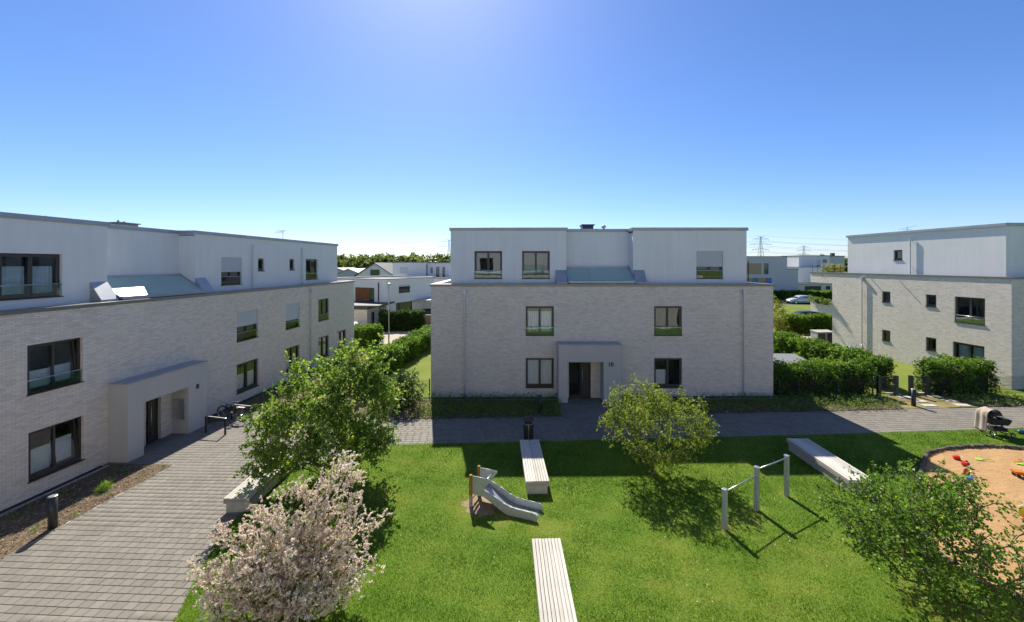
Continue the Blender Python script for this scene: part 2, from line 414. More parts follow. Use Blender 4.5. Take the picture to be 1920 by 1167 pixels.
def bedline(Y): return -13.9 + .0832 * Y
def wall8(Y): return -16.8 + .0832 * Y
PLAZA = [(-5.0, -1.0), (bedline(-1), -1.0), (bedline(14.95), 14.95), (-14.45, 15.2), (wall8(15.25), 15.25), (wall8(18.95), 18.95), (-14.3, 18.95), (-13.3, 20.4), (-9.0, 19.8), (-5.3, 18.62)]
PATH_UP = [(2.42, 18.95), (2.42, 21.5), (5.85, 21.5), (5.85, 19.08), (26, 19.85)]
PAVE = [(-5.0, -1.0)] + PLAZA[1:] + PATH_UP + [(26, 16.25 + .045 * 26)] + list(reversed(lawn_edge[1:]))
pave = sheet('pavement', PAVE, 0.010, M['joint'])

# slabs: rows square to the left building on the court, square to the centre building on the path
def slab_cells(ax, ay, ang, w, d, region):
    c, s = math.cos(ang), math.sin(ang); cells = []
    for j in range(-10, 140):
        off = random.random() * w
        i0, i1 = -140, 140
        u = (np.arange(i0, i1) + 0.5) * w + off; v = np.full_like(u, (j + 0.5) * d)
        X = ax + c * u - s * v; Y = ay + s * u + c * v
        P = np.stack([X, Y], 1); ok = region(P)
        hx, hy = (w / 2 - .03), (d / 2 - .03)
        hit = np.zeros(len(X), bool)
        for sx, sy in ((-1, -1), (1, -1), (1, 1), (-1, 1), (0, 0)):
            Q = np.stack([X + c * hx * sx - s * hy * sy, Y + s * hx * sx + c * hy * sy], 1); hit |= inside(Q, PAVE)
        ok &= hit
        for k in np.nonzero(ok)[0]: cells.append((X[k], Y[k], ang))
    return cells
split_x = -6.6
cellsA = slab_cells(-12, 1.0, R(-4.76), 0.262, 0.20, lambda P: (P[:, 0] < split_x) & (P[:, 1] > 6.0))
cellsB = slab_cells(-7, 14.0, R(2.5), 0.30, 0.20, lambda P: (P[:, 0] >= split_x) & (P[:, 1] > 15.0))
def slab_mesh(w, d, name):
    e, b, t, z0 = 0.004, 0.006, 0.036, 0.0
    w2, d2 = w / 2 - e, d / 2 - e
    vs_ = [(-w2, -d2, z0), (w2, -d2, z0), (w2, d2, z0), (-w2, d2, z0), (-w2, -d2, t - b), (w2, -d2, t - b), (w2, d2, t - b), (-w2, d2, t - b),
           (-w2 + b, -d2 + b, t), (w2 - b, -d2 + b, t), (w2 - b, d2 - b, t), (-w2 + b, d2 - b, t)]
    fs = [(8, 9, 10, 11)] + [(i, (i + 1) % 4, 4 + (i + 1) % 4, 4 + i) for i in range(4)] + [(4 + i, 4 + (i + 1) % 4, 8 + (i + 1) % 4, 8 + i) for i in range(4)]
    return vs_, fs
sv, sf = slab_mesh(0.262, 0.20, 's')
sme = bpy.data.meshes.new('slab'); sme.from_pydata(sv, [], sf); sme.materials.append(M['slab'])
def in_view(x, y, z=-.3):
    if y < 1: return False
    px = 960 + FPX * x / y; py = 495 + FPX * (CAMZ - z) / y
    return -5 < px < 1925 and py < 1172
cellsA.sort(key=lambda c: (not in_view(c[0], c[1]), c[1] ** 2))
singles, rest = cellsA[:295], cellsA[295:]
for (x, y, a) in singles:
    o = bpy.data.objects.new('slab', sme); COL.objects.link(o); o.parent = pave
    o.location = (x, y, g(x) + random.uniform(-.0015, .002)); 
    slope = math.atan((g(x + .1) - g(x - .1)) / .2)
    o.rotation_euler = (random.uniform(-.003, .003), -slope + random.uniform(-.003, .003), a)
def join_slabs(name, cells, w, d, parent):
    v0, f0 = slab_mesh(w, d, name); v0 = np.array(v0); f0 = np.array(f0); n = len(cells); C_ = np.array(cells)
    c, s = np.cos(C_[:, 2])[:, None], np.sin(C_[:, 2])[:, None]
    X = C_[:, 0][:, None] + c * v0[None, :, 0] - s * v0[None, :, 1]; Y = C_[:, 1][:, None] + s * v0[None, :, 0] + c * v0[None, :, 1]
    Z = gz(X) + v0[None, :, 2] + RNG.uniform(-.0015, .002, (n, 1))
    V = np.stack([X, Y, Z], 2).reshape(-1, 3); F = (f0[None] + (np.arange(n) * len(v0))[:, None, None]).reshape(-1, 4)
    return np_mesh(name, V, F, M['slab'], parent, np.repeat(RNG.random(n), len(v0)))
tag(join_slabs('court_slabs', rest, 0.262, 0.20, pave), kind='stuff')
tag(join_slabs('path_slabs', cellsB, 0.30, 0.20, pave), kind='stuff')

# planting beds, gravel strips, edging
BED8A = [(wall8(-1) + .35, -1.0), (bedline(-1) - .02, -1.0), (bedline(14.9) - .02, 14.9), (-14.5, 15.12), (wall8(15.1) + .35, 15.1)]
BED8B = [(wall8(18.98) + .3, 18.98), (-14.32, 18.98), (-13.32, 20.45), (-9.0, 19.85), (-5.35, 18.68), (-4.5, 18.75), (-4.5, 21.3), (-8.6, 22.6), (-11.5, 23.0), (-12.5, 34), (wall8(34) + .3, 34)]
BED10A = [(-4.5, 18.75), (2.40, 18.98), (2.40, 21.22), (-4.5, 21.22)]
BED10B = [(5.87, 19.12), (19.4, 19.62), (19.6, 21.6), (14.6, 21.55), (14.6, 21.22), (5.87, 21.22)]
BED12 = [(23.4, 19.80), (26.5, 19.95), (26.5, 21.4), (22.6, 21.4)]
for n_, b_ in (('bed', BED8A), ('bed', BED8B), ('bed', BED10A), ('bed', BED10B), ('bed', BED12)):
    sheet('planting_bed', b_, 0.052, M['mulch'], res=0.35, noise=0.006)
sheet('dry_grass_patch', [(19.4, 19.66), (23.3, 19.8), (22.5, 21.45), (19.6, 21.5)], 0.046, m_ground('dry_turf', [(0.25, (0.09, 0.11, 0.03)), (0.5, (0.21, 0.17, 0.07)), (0.8, (0.34, 0.27, 0.14))], 1.4, 14, 0.8))
sheet('gravel_strip', [(wall8(-1), -1), (wall8(-1) + .33, -1), (wall8(15) + .33, 15), (wall8(15), 15)], 0.062, M['gravel'])
sheet('gravel_strip', [(wall8(19), 19), (wall8(19) + .3, 19), (wall8(35) + .3, 35), (wall8(35), 35)], 0.062, M['gravel'])
sheet('gravel_strip', [(-4.75, 21.28), (2.45, 21.28), (2.45, 21.70), (-4.75, 21.70)], 0.062, M['gravel'])
sheet('gravel_strip', [(5.8, 21.28), (14.5, 21.28), (14.5, 21.70), (5.8, 21.70)], 0.062, M['gravel'])
def kerb(name, p, q, w=0.06, h=0.085):
    a = math.atan2(q[1] - p[1], q[0] - p[0]); L = math.hypot(q[0] - p[0], q[1] - p[1])
    F = face_map(p[0], p[1], a); m = MB(); n = max(1, int(L / 1.0))
    for i in range(n):
        s0, s1 = L * i / n + .003, L * (i + 1) / n - .003; b = []; t = []
        for s, d in ((s0, 0), (s1, 0), (s1, w), (s0, w)):
            x, y, _ = F(s, d, 0); b.append((x, y, g(x) - .05)); t.append((x, y, g(x) + h))
        m.hexa(b, t)
    return tag(m.build(name, M['concrete'], bevel=0.004), kind='structure')
kerb('kerb', (wall8(0) + .33, 0), (wall8(15) + .33, 15), .05)
kerb('kerb', (-4.8, 21.22), (2.45, 21.22)); kerb('kerb', (5.8, 21.22), (14.8, 21.22))
kerb('kerb', (bedline(0), 0), (bedline(14.93), 14.93), .07, .050)

# far roads
sheet('street', [(-22, 37.5), (-9.2, 37.5), (-6.0, 38.5), (-6.0, 44.4), (-22, 44.4)], 0.012, M['street'])
sheet('driveway', [(-20, 50), (-6, 50), (-6, 58), (-20, 58)], 0.010, M['street'])
sheet('courtyard_paving', [(25.5, 35.8), (30.0, 35.8), (31.5, 39.0), (26.5, 39.0)], 0.012, M['street'])
sheet('parking_road', [(28, 69.2), (75, 69.2), (75, 74.5), (28, 74.5)], 0.012, M['asphalt'])
sheet('parking_bay', [(30, 45.5), (48, 45.5), (48, 49.5), (30, 49.5)], 0.012, M['asphalt'])

# sand pit
PIT = [(15.05, 14.5), (15.7, 15.0), (16.6, 15.3), (17.6, 15.45), (18.6, 15.5), (19.6, 15.3), (20.7, 14.9), (21.9, 13.9), (22.4, 12.4), (22.2, 10.4), (21, 8.8), (19, 7.8), (16.5, 7.4), (14, 7.6), (12.3, 8.0), (11.0, 8.45), (10.45, 9.1), (10.55, 9.9), (11.1, 10.7), (11.9, 11.6), (12.9, 12.6), (14.1, 13.7)]
sheet('sand_pit', PIT, 0.075, M['sand'], res=0.16, noise=0.016)

# ------------------------------------------------------------------ building pieces
def wall(mb, F, s0, s1, z0, z1, ops=(), rev=.17):
    ss = sorted({s0, s1, *[o[0] for o in ops], *[o[1] for o in ops]}); zs = sorted({z0, z1, *[o[2] for o in ops], *[o[3] for o in ops]})
    ss = [s for s in ss if s0 <= s <= s1]; zs = [z for z in zs if z0 <= z <= z1]
    for a, b in zip(ss[:-1], ss[1:]):
        for c, d in zip(zs[:-1], zs[1:]):
            m, n = (a + b) / 2, (c + d) / 2
            if any(o[0] < m < o[1] and o[2] < n < o[3] for o in ops): continue
            mb.quad(F(a, 0, c), F(b, 0, c), F(b, 0, d), F(a, 0, d))
    for a, b, c, d in [o[:4] for o in ops]:
        mb.quad(F(a, 0, c), F(a, 0, d), F(a, rev, d), F(a, rev, c)); mb.quad(F(b, 0, c), F(b, rev, c), F(b, rev, d), F(b, 0, d))
        mb.quad(F(a, 0, d), F(b, 0, d), F(b, rev, d), F(a, rev, d)); mb.quad(F(a, 0, c), F(a, rev, c), F(b, rev, c), F(b, 0, c))

def window(root, F, s0, s1, z0, z1, sash=2, shutter=0.0, cafe=0.0, guard=False, curtain=False, rev=.17, tilt=-1, room=True):
    m = MB(); e = .004; a, b, c, d = s0 + e, s1 - e, z0 + e, z1 - e; d0, d1 = rev - .07, rev + .012
    fw = .055; lo = .12
    m.box(a, a + fw, d0, d1, c, d, F); m.box(b - fw, b, d0, d1, c, d, F)
    m.box(a + fw, b - fw, d0, d1, d - fw, d, F); m.box(a + fw, b - fw, d0, d1, c, c + lo, F)
    cells = []
    W = (b - a - 2 * fw) / sash
    for k in range(sash):
        cells.append((a + fw + k * W, a + fw + (k + 1) * W))
    sf_ = .05
    for k, (p, q) in enumerate(cells):
        if k == tilt: continue
        x0, x1, y0, y1 = p + .004, q - .004, c + lo + .004, d - fw - .004; e0, e1 = rev - .085, rev - .005
        m.box(x0, x0 + sf_, e0, e1, y0, y1, F); m.box(x1 - sf_, x1, e0, e1, y0, y1, F)
        m.box(x0 + sf_, x1 - sf_, e0, e1, y1 - sf_, y1, F); m.box(x0 + sf_, x1 - sf_, e0, e1, y0, y0 + sf_, F)
    w = m.build('window', M['frame'], root)
    for k, (p, q) in enumerate(cells):
        y0, y1 = c + lo + .05, d - fw - .05
        if k == tilt:       # sash tipped inwards at the top
            t = .16; T = lambda s, dd, z: F(s, dd + t * (z - (c + lo)) / (d - c - lo - fw), z)
            n = MB(); x0, x1 = p + .004, q - .004; e0, e1 = rev - .06, rev + .01
            n.box(x0, x0 + sf_, e0, e1, y0 - .04, y1 + .04, T); n.box(x1 - sf_, x1, e0, e1, y0 - .04, y1 + .04, T)
            n.box(x0 + sf_, x1 - sf_, e0, e1, y1 - .01, y1 + .04, T); n.box(x0 + sf_, x1 - sf_, e0, e1, y0 - .04, y0 + .01, T)
            n.build('sash', M['frame'], w)
            MB().quad(T(p + .05, rev - .02, y0), T(q - .05, rev - .02, y0), T(q - .05, rev - .02, y1), T(p + .05, rev - .02, y1)).build('pane', M['glass'], w)
        else:
            MB().quad(F(p + .05, rev - .03, y0), F(q - .05, rev - .03, y0), F(q - .05, rev - .03, y1), F(p + .05, rev - .03, y1)).build('pane', M['glass'], w)
        if cafe:
            cf = cafe[k] if isinstance(cafe, (tuple, list)) else cafe
            if cf > 0:
                n = MB(); h = (y1 - y0) * cf; kk = max(4, int(h / .03)); dd = rev + .05 if k != tilt else rev + .19
                for i in range(kk):
                    za, zb, zc = y0 + h * i / kk, y0 + h * (i + .5) / kk, y0 + h * (i + 1) / kk
                    n.quad(F(p + .045, dd, za), F(q - .045, dd, za), F(q - .045, dd + .014, zb), F(p + .045, dd + .014, zb))
                    n.quad(F(p + .045, dd + .014, zb), F(q - .045, dd + .014, zb), F(q - .045, dd, zc), F(p + .045, dd, zc))
                n.build('pleated_blind', M['blind'], w)
        if curtain:
            n = MB(); N = 26
            for i in range(N):
                u0, u1 = p + .05 + (q - p - .1) * i / N, p + .05 + (q - p - .1) * (i + 1) / N
                h0, h1 = rev + .1 + .025 * math.sin(i * 1.35), rev + .1 + .025 * math.sin((i + 1) * 1.35)
                zt = y0 + (y1 - y0) * curtain
                n.quad(F(u0, h0, y0), F(u1, h1, y0), F(u1, h1, zt), F(u0, h0, zt))
            n.build('curtain', M['curtain'], w, smooth=True)
    MB().box(s0 - .03, s1 + .03, -.045, rev - .072, z0 + .002, z0 + .03, F).build('sill', M['frame'], w)
    if room:
        n = MB(); x0, x1, y0, y1, r0, r1 = a - .5, b + .5, c - .3, d + .12, rev + .3, rev + 2.2
        q0, q1 = a + .01, b - .01
        n.quad(F(x0, r1, y0), F(x1, r1, y0), F(x1, r1, y1), F(x0, r1, y1)); n.quad(F(x0, rev + .02, y0), F(x1, rev + .02, y0), F(x1, r1, y0), F(x0, r1, y0))
        n.quad(F(x0, rev + .02, y1), F(x1, rev + .02, y1), F(x1, r1, y1), F(x0, r1, y1))
        n.quad(F(x0, rev + .02, y0), F(x0, r1, y0), F(x0, r1, y1), F(x0, rev + .02, y1)); n.quad(F(x1, rev + .02, y0), F(x1, r1, y0), F(x1, r1, y1), F(x1, rev + .02, y1))
        n.build('room', M['interior'], w)
    if shutter:
        n = MB(); h = (d - c) * shutter; k = max(2, int(h / .052)); zt = d
        for i in range(k):
            za, zb = zt - h * i / k, zt - h * (i + 1) / k; zm = (za + zb) / 2; dd = rev - .12
            n.quad(F(a, dd, za), F(b, dd, za), F(b, dd - .010, zm), F(a, dd - .010, zm)); n.quad(F(a, dd - .010, zm), F(b, dd - .010, zm), F(b, dd, zb + .006), F(a, dd, zb + .006))
            n.quad(F(a, dd, zb + .006), F(b, dd, zb + .006), F(b, dd + .006, zb), F(a, dd + .006, zb))
        n.build('roller_shutter', M['shutter'], w)
    if guard:
        zt = z0 + .47
        MB().box(a + .03, b - .03, .012, .022, z0 + .07, zt, F).build('guard_glass', M['glass_guard'], w)
        MB().tube(F(a, .017, zt + .012), F(b, .017, zt + .012), .016, 8).build('guard_rail', M['steel'], w, smooth=True)
    return w

def coping(root, name, segs, F, mat, w, z0, z1, out=.04):
    pass

def parapet_coping(root, x0, x1, y0, y1, z0, z1, mat, w=.42, out=.05, name='coping'):
    m = MB()
    m.box(x0 - out, x1 + out, y0 - out, y0 + w, z0, z1); m.box(x0 - out, x1 + out, y1 - w, y1 + out, z0, z1)
    m.box(x0 - out, x0 + w, y0 + w, y1 - w, z0, z1); m.box(x1 - w, x1 + out, y0 + w, y1 - w, z0, z1)
    return m.build(name, mat, root, bevel=.006)

def downpipe(root, F, s, z0, z1, hopper=True, boot=None):
    m = MB(); m.tube(F(s, -.10, z0 + (boot or 0)), F(s, -.10, z1), .042, 10)
    for z in np.arange(z0 + .9, z1 - .2, 1.9): m.tube(F(s, -.10, z - .02), F(s, -.10, z + .02), .052, 10); m.box(s - .012, s + .012, -.06, .0, z - .012, z + .012, F)
    if hopper: m.box(s - .085, s + .085, -.19, -.004, z1 - .02, z1 + .2, F)
    o = m.build('downpipe', M['pipe'], root, smooth=False)
    if boot:
        MB().tube(F(s, -.10, z0), F(s, -.10, z0 + boot), .056, 10).build('boot', M['galv'], o, smooth=True)
    return o

def text(root, body, F, s, d, z, size, mat, name='house_number', depth=.025):
    cu = bpy.data.curves.new(name, 'FONT'); cu.body = body; cu.size = size; cu.extrude = depth / 2; cu.align_x = 'CENTER'; cu.align_y = 'CENTER'; cu.offset = size * .018
    to = bpy.data.objects.new(name, cu); COL.objects.link(to)
    bpy.context.view_layer.update()
    me = bpy.data.meshes.new_from_object(to.evaluated_get(bpy.context.evaluated_depsgraph_get()))
    bpy.data.objects.remove(to)
    for v in me.vertices:
        x, y, zz = v.co; v.co = F(s + x, d - zz, z + y)
    me.materials.clear(); me.materials.append(mat)
    o = bpy.data.objects.new(name, me); COL.objects.link(o); o.parent = root
    return o

def portal(root, F, s0, s1, o0, o1, num, nums, dep=.84, H=3.06, oh=2.17, mirror=False):
    m = MB(); zb = -.05
    m.box(s0, o0, -dep, 0, zb, H, F); m.box(o1, s1, -dep, 0, zb, H, F); m.box(o0, o1, -dep, 0, oh, H, F)
    p = m.build('porch', M['grey_plaster'], root, bevel=.008)
    MB().box(s0 - .03, s1 + .03, -dep - .03, -.002, H + .002, H + .045, F).build('porch_cap', M['zinc'], p, bevel=.005)
    text(p, num, F, nums, -dep - .012, 2.05, .30, M['anthracite'])
    return p

def door(root, F, s0, s1, split, z1=2.12, rev=.2):
    m = MB(); e = .003; a, b = s0 + e, s1 - e
    m.box(a, a + .06, rev - .06, rev + .02, .02, z1 - e, F); m.box(b - .06, b, rev - .06, rev + .02, .02, z1 - e, F)
    m.box(a + .06, b - .06, rev - .06, rev + .02, z1 - .07, z1 - e, F); m.box(split - .03, split + .03, rev - .06, rev + .02, .02, z1 - .07, F)
    m.box(a + .06, split - .03, rev - .05, rev + .015, .02, .13, F)
    o = m.build('door_frame', M['frame'], root)
    MB().quad(F(a + .06, rev - .02, .13), F(split - .03, rev - .02, .13), F(split - .03, rev - .02, z1 - .07), F(a + .06, rev - .02, z1 - .07)).build('side_light', M['glass'], o)
    n = MB(); n.box(split + .034, b - .064, rev - .03, rev + .03, .03, z1 - .075, F)
    for k in range(1, 4): n.box(split + .034 + k * .13, split + .046 + k * .13, rev - .036, rev - .0305, .06, z1 - .1, F)
    n.build('door_leaf', M['frame'], o)
    n = MB(); n.tube(F(split + .08, rev - .085, .35), F(split + .08, rev - .085, 1.75), .018, 8)
    for z in (.5, 1.6): n.tube(F(split + .08, rev - .085, z), F(split + .08, rev - .03, z), .01, 6)
    n.build('door_handle', M['steel'], o, smooth=True)
    n = MB(); x0, x1, r1 = a - .3, b + .3, rev + 2.5
    n.quad(F(x0, r1, 0), F(x1, r1, 0), F(x1, r1, 2.6), F(x0, r1, 2.6)); n.quad(F(x0, rev + .04, .005), F(x1, rev + .04, .005), F(x1, r1, .005), F(x0, r1, .005))
    n.quad(F(x0, rev + .04, 2.6), F(x1, rev + .04, 2.6), F(x1, r1, 2.6), F(x0, r1, 2.6))
    n.quad(F(x0, rev + .04, 0), F(x0, r1, 0), F(x0, r1, 2.6), F(x0, rev + .04, 2.6)); n.quad(F(x1, rev + .04, 0), F(x1, r1, 0), F(x1, r1, 2.6), F(x1, rev + .04, 2.6))
    n.build('hallway', M['interior'], o)
    return o

def skylight(root, F, r0, r1, fy, ry, zc):
    """lean-to glazing in the recess over the porch; fy = white wall plane, ry = recess back"""
    zt, zb, yt, yb = zc + .96, zc + .20, ry - .16, .22
    sl = lambda y: zb + (zt - zb) * (y - yb) / (yt - yb)
    m = MB()
    for a, b in ((r0 + .02, r0 + .10), (r1 - .10, r1 - .02)):
        m.hexa([F(a, yb, zb - .05), F(b, yb, zb - .05), F(b, yt, zt - .05), F(a, yt, zt - .05)], [F(a, yb, zb + .05), F(b, yb, zb + .05), F(b, yt, zt + .05), F(a, yt, zt + .05)])
    m.box(r0 + .02, r1 - .02, yt, ry - .003, zt - .35, zt + .09, F); m.box(r0 + .10, r1 - .10, yb - .06, yb + .03, zb - .1, zb + .03, F)
    o = m.build('skylight', M['zinc'], root, fixn=True)
    n = 3
    for k in range(n):
        a, b = r0 + .10 + (r1 - r0 - .2) * k / n + .004, r0 + .10 + (r1 - r0 - .2) * (k + 1) / n - .004
        MB().hexa([F(a, yb + .03, zb - .01), F(b, yb + .03, zb - .01), F(b, yt, zt - .01), F(a, yt, zt - .01)], [F(a, yb + .03, zb + .015), F(b, yb + .03, zb + .015), F(b, yt, zt + .015), F(a, yt, zt + .015)]).build('pane', M['glass_sky'], o, fixn=True)
    for a, b in ((r0 - .62, r0 - .003), (r1 + .003, r1 + .62)):
        c = MB(); c.hexa([F(a, .25, zc + .02), F(b, .25, zc + .02), F(b, fy - .003, zc + .02), F(a, fy - .003, zc + .02)], [F(a, .25, zc + .16), F(b, .25, zc + .16), F(b, fy - .003, zc + .84), F(a, fy - .003, zc + .84)])
        c.build('flashing', M['zinc'], o, fixn=True)
    return o

def apartment(root, s0, s1, depth, upper, recess, lower_wins, upper_wins, coping_z=(6.1, 6.23), roof_z=(9.2, 9.375), ops_extra=(), setback=.75, end_walls=(), dpipes=(), upipes=()):
    """two brick storeys and a white set-back storey; local s along the front, d inward"""
    F = ident; zc0, zc1 = coping_z; zr0, zr1 = roof_z
    m = MB(); ops = [w[:4] for w in lower_wins] + list(ops_extra)
    wall(m, F, s0, s1, -.25, zc0, ops)
    FE0 = face_map(s0, depth, R(-90)); FE1 = face_map(s1, 0, R(90))
    wall(m, FE0, 0, depth, -.25, zc0, [w[:4] for e, w in end_walls if e == 0]); wall(m, FE1, 0, depth, -.25, zc0, [w[:4] for e, w in end_walls if e == 1])
    wall(m, face_map(s1, depth, R(180)), 0, s1 - s0, -.25, zc0)
    m.build('brick_wall', M['brick'], root)
    for e, w in end_walls: window(root, FE0 if e == 0 else FE1, *w[:4], **w[4])
    for w in lower_wins: window(root, F, *w[:4], **w[4])
    MB().box(s0 + .02, s1 - .02, .02, depth - .02, zc0 - .35, zc0 - .3).build('terrace', M['roof_gravel'], root)
    parapet_coping(root, s0, s1, 0, depth, zc0 + .002, zc1, M['coping'])
    u0, u1 = upper; r0, r1 = recess; fy = setback; ry = fy + .85; dy = depth - .9; zb = zc0 - .29
    Fu = lambda s, d, z: (s, d + fy, z); Fr = lambda s, d, z: (s, d + ry, z)
    m = MB()
    wall(m, Fu, u0, r0, zb, zr0, [w[:4] for w in upper_wins if w[1] < r0]); wall(m, Fu, r1, u1, zb, zr0, [w[:4] for w in upper_wins if w[0] > r1])
    wall(m, Fr, r0, r1, zb, zr0)
    m.quad((r0, fy, zb), (r0, ry, zb), (r0, ry, zr0), (r0, fy, zr0)); m.quad((r1, fy, zb), (r1, fy, zr0), (r1, ry, zr0), (r1, ry, zb))
    m.quad((u0, fy, zb), (u0, fy, zr0), (u0, dy, zr0), (u0, dy, zb)); m.quad((u1, fy, zb), (u1, dy, zb), (u1, dy, zr0), (u1, fy, zr0)); m.quad((u0, dy, zb), (u1, dy, zb), (u1, dy, zr0), (u0, dy, zr0))
    m.build('white_wall', M['white'], root)
    for w in upper_wins: window(root, Fu, *w[:4], **w[4])
    out = .07; m = MB(); a, b = zr0 + .002, zr1
    m.box(u0 - out, r0 + out, fy - out, fy + .4, a, b); m.box(r1 - out, u1 + out, fy - out, fy + .4, a, b)
    m.box(r0 + out, r1 - out, ry - out, ry + .4, a, b - .003); m.box(u0 - out, u0 + .4, fy + .4, dy + out, a, b - .002); m.box(u1 - .4, u1 + out, fy + .4, dy + out, a, b - .002)
    m.box(r0 - .3, r0 + out, fy + .4, ry + .4, a, b - .004); m.box(r1 - out, r1 + .3, fy + .4, ry + .4, a, b - .004); m.box(u0 + .4, u1 - .4, dy - .4, dy + out, a, b - .002)
    re_ = m.build('roof_edge', M['zinc'], root, bevel=.006)
    for q in np.arange(u0 + 2.4, u1 - .5, 3.0):
        yy = ry if r0 - .1 < q < r1 + .1 else fy
        MB().box(q - .02, q + .02, yy - out - .006, yy + .35, a - .004, b + .006).build('seam', M['zinc'], re_)
    m = MB(); m.box(u0 + .03, r0, fy + .03, ry + .03, zr0 - .1, zr0 - .03); m.box(r1, u1 - .03, fy + .03, ry + .03, zr0 - .1, zr0 - .03); m.box(u0 + .03, u1 - .03, ry + .03, dy - .03, zr0 - .1, zr0 - .03)
    m.build('roof', M['roof_gravel'], root)
    skylight(root, F, r0, r1, fy, ry, zc1 - .08)
    for s in dpipes: downpipe(root, F, s, .05, zc0 - .4, boot=.7)
    for s in upipes: downpipe(root, Fu, s, zb + .1, zr0 - .35, hopper=False)
    return Fu

V1, V0 = (3.40, 5.02), (0.56, 2.19)
UZ = (6.47, 8.05)
# --- building 10 (centre)
B10 = empty('apartment_building', (0, 21.66, 0), 0, 'pale brick apartment building with white top storey and the number 10 beside its door', 'apartment building')
lw = [(.745, 2.285, *V1, dict(guard=True, curtain=.86)), (7.75, 9.27, *V1, dict(guard=True)), (.745, 2.285, *V0, dict(cafe=(1.0, 1.0))), (7.75, 9.27, *V0, dict(cafe=(.58, 0)))]
uw = [(-2.12, -.556, *UZ, dict(guard=True)), (.57, 2.135, *UZ, dict(guard=True)), (10.4, 11.9, *UZ, dict(guard=True, shutter=.56))]
DOOR10 = (3.10, 4.30, .0, 2.12)
apartment(B10, -4.42, 14.24, 11.6, (-3.46, 13.23), (3.07, 6.83), lw, uw, ops_extra=[DOOR10], dpipes=(-2.57, 12.6))
portal(B10, ident, 2.44, 5.72, 2.93, 4.80, '10', 5.17)
door(B10, ident, DOOR10[0], DOOR10[1], 3.78)
m = MB(); m.box(4.6, 5.3, 4.2, 5.0, 9.15, 9.82); m.box(4.53, 5.37, 4.13, 5.07, 9.822, 9.90); m.build('roof_hatch', M['anthracite'], B10)
m = MB(); m.tube((5.9, 3.9, 9.1), (5.9, 3.9, 9.62), .07, 8); m.lathe([(.03, 9.62), (.14, 9.64), (.15, 9.74), (.05, 9.84)], (5.9, 3.9, 0), 10); m.build('roof_vent', M['galv'], B10, smooth=True)
# --- building 8 (left)
ang8 = math.atan2(1, .0832); k8 = math.sqrt(1 + .0832 ** 2)
B8 = empty('apartment_building', (-16.8, 0, -.37), ang8, 'long pale brick apartment building with the number 8 on its grey porch', 'apartment building')
def s8(Y): return Y * k8
g8 = (3.40, 5.04)
lw = [(s8(12.89), s8(14.44), *g8, dict(guard=True, cafe=(.42, .42), tilt=1)), (s8(21.65), s8(23.25), *g8, dict(guard=True, shutter=.5)), (s8(25.74), s8(27.2), *g8, dict(guard=True, shutter=.66)), (s8(29.44), s8(30.9), *g8, dict(guard=True)),
      (s8(12.92), s8(14.47), *V0, dict(cafe=(.6, .62), tilt=1)), (s8(21.65), s8(23.3), *V0, dict(cafe=(.6, .6))), (s8(25.74), s8(27.2), *V0, dict(cafe=(.6, .6))), (s8(29.44), s8(30.9), *V0, dict(cafe=(.6, .6))), (s8(32.1), s8(33.55), .1, 2.19, dict(cafe=(.6, .6)))]
lw += [(s8(7.6), s8(9.15), *g8, dict(guard=True)), (s8(7.6), s8(9.15), *V0, dict(cafe=.6))]
uw = [(s8(12.72), s8(14.38), 6.5, 8.05, dict(guard=True, curtain=.74)), (s8(21.47), s8(22.94), 6.5, 8.05, dict(guard=True, shutter=.52)), (s8(24.24), s8(24.78), 7.23, 8.03, dict(sash=1)), (s8(27.24), s8(27.78), 7.23, 8.03, dict(sash=1)), (s8(29.1), s8(30.6), 6.5, 8.05, dict(guard=True))]
DOOR8 = (s8(16.72), s8(17.38), 0, 2.12)
apartment(B8, s8(5), s8(34.96), 12.5, (s8(5.5), s8(33.5)), (s8(15.87), s8(19.85)), lw, uw, ops_extra=[DOOR8], dpipes=(s8(28.4),), upipes=(s8(23.7), s8(28.54)))
portal(B8, ident, s8(15.3), s8(18.88), s8(15.92), s8(17.9), '8', s8(18.35), dep=.80)
door(B8, ident, DOOR8[0], DOOR8[1], s8(16.98))
# letter boxes on the inner side of the porch
sx = s8(17.9) - .004
m = MB(); m.box(sx - .05, sx, -.66, -.12, .72, 1.62); mbx = m.build('letter_box', M['galv'], B8)
for i in range(5):
    for j in range(2):
        y0 = -.645 + j * .265; z0 = .74 + i * .175
        q = MB(); q.box(sx - .062, sx - .0505, y0, y0 + .245, z0, z0 + .155); q.box(sx - .066, sx - .0625, y0 + .03, y0 + .215, z0 + .105, z0 + .135)
        q.build('flap', M['steel'], mbx)
m = MB(); m.box(s8(20.0), s8(20.9), 5.0, 6.0, 9.1, 9.80); m.box(s8(19.92), s8(20.98), 4.92, 6.08, 9.802, 9.85); m.tube((s8(20.4), 5.6, 9.85), (s8(20.4), 5.6, 9.98), .05, 8); m.tube((s8(20.7), 5.6, 9.85), (s8(20.7), 5.6, 9.95), .05, 8); m.build('roof_hatch', M['coping'], B8)
m = MB(); m.tube((s8(30.5), 3.5, 9.1), (s8(30.5), 3.5, 10.3), .02, 6)
for k in range(5): m.tube((s8(30.5) - .5 + .1 * k, 3.1, 10.05 + .06 * k), (s8(30.5) - .5 + .1 * k, 3.9, 10.05 + .06 * k), .008, 4)
m.tube((s8(30.5) - .6, 3.5, 10.0), (s8(30.5) + .1, 3.5, 10.35), .012, 5); m.build('antenna', M['galv'], B8)
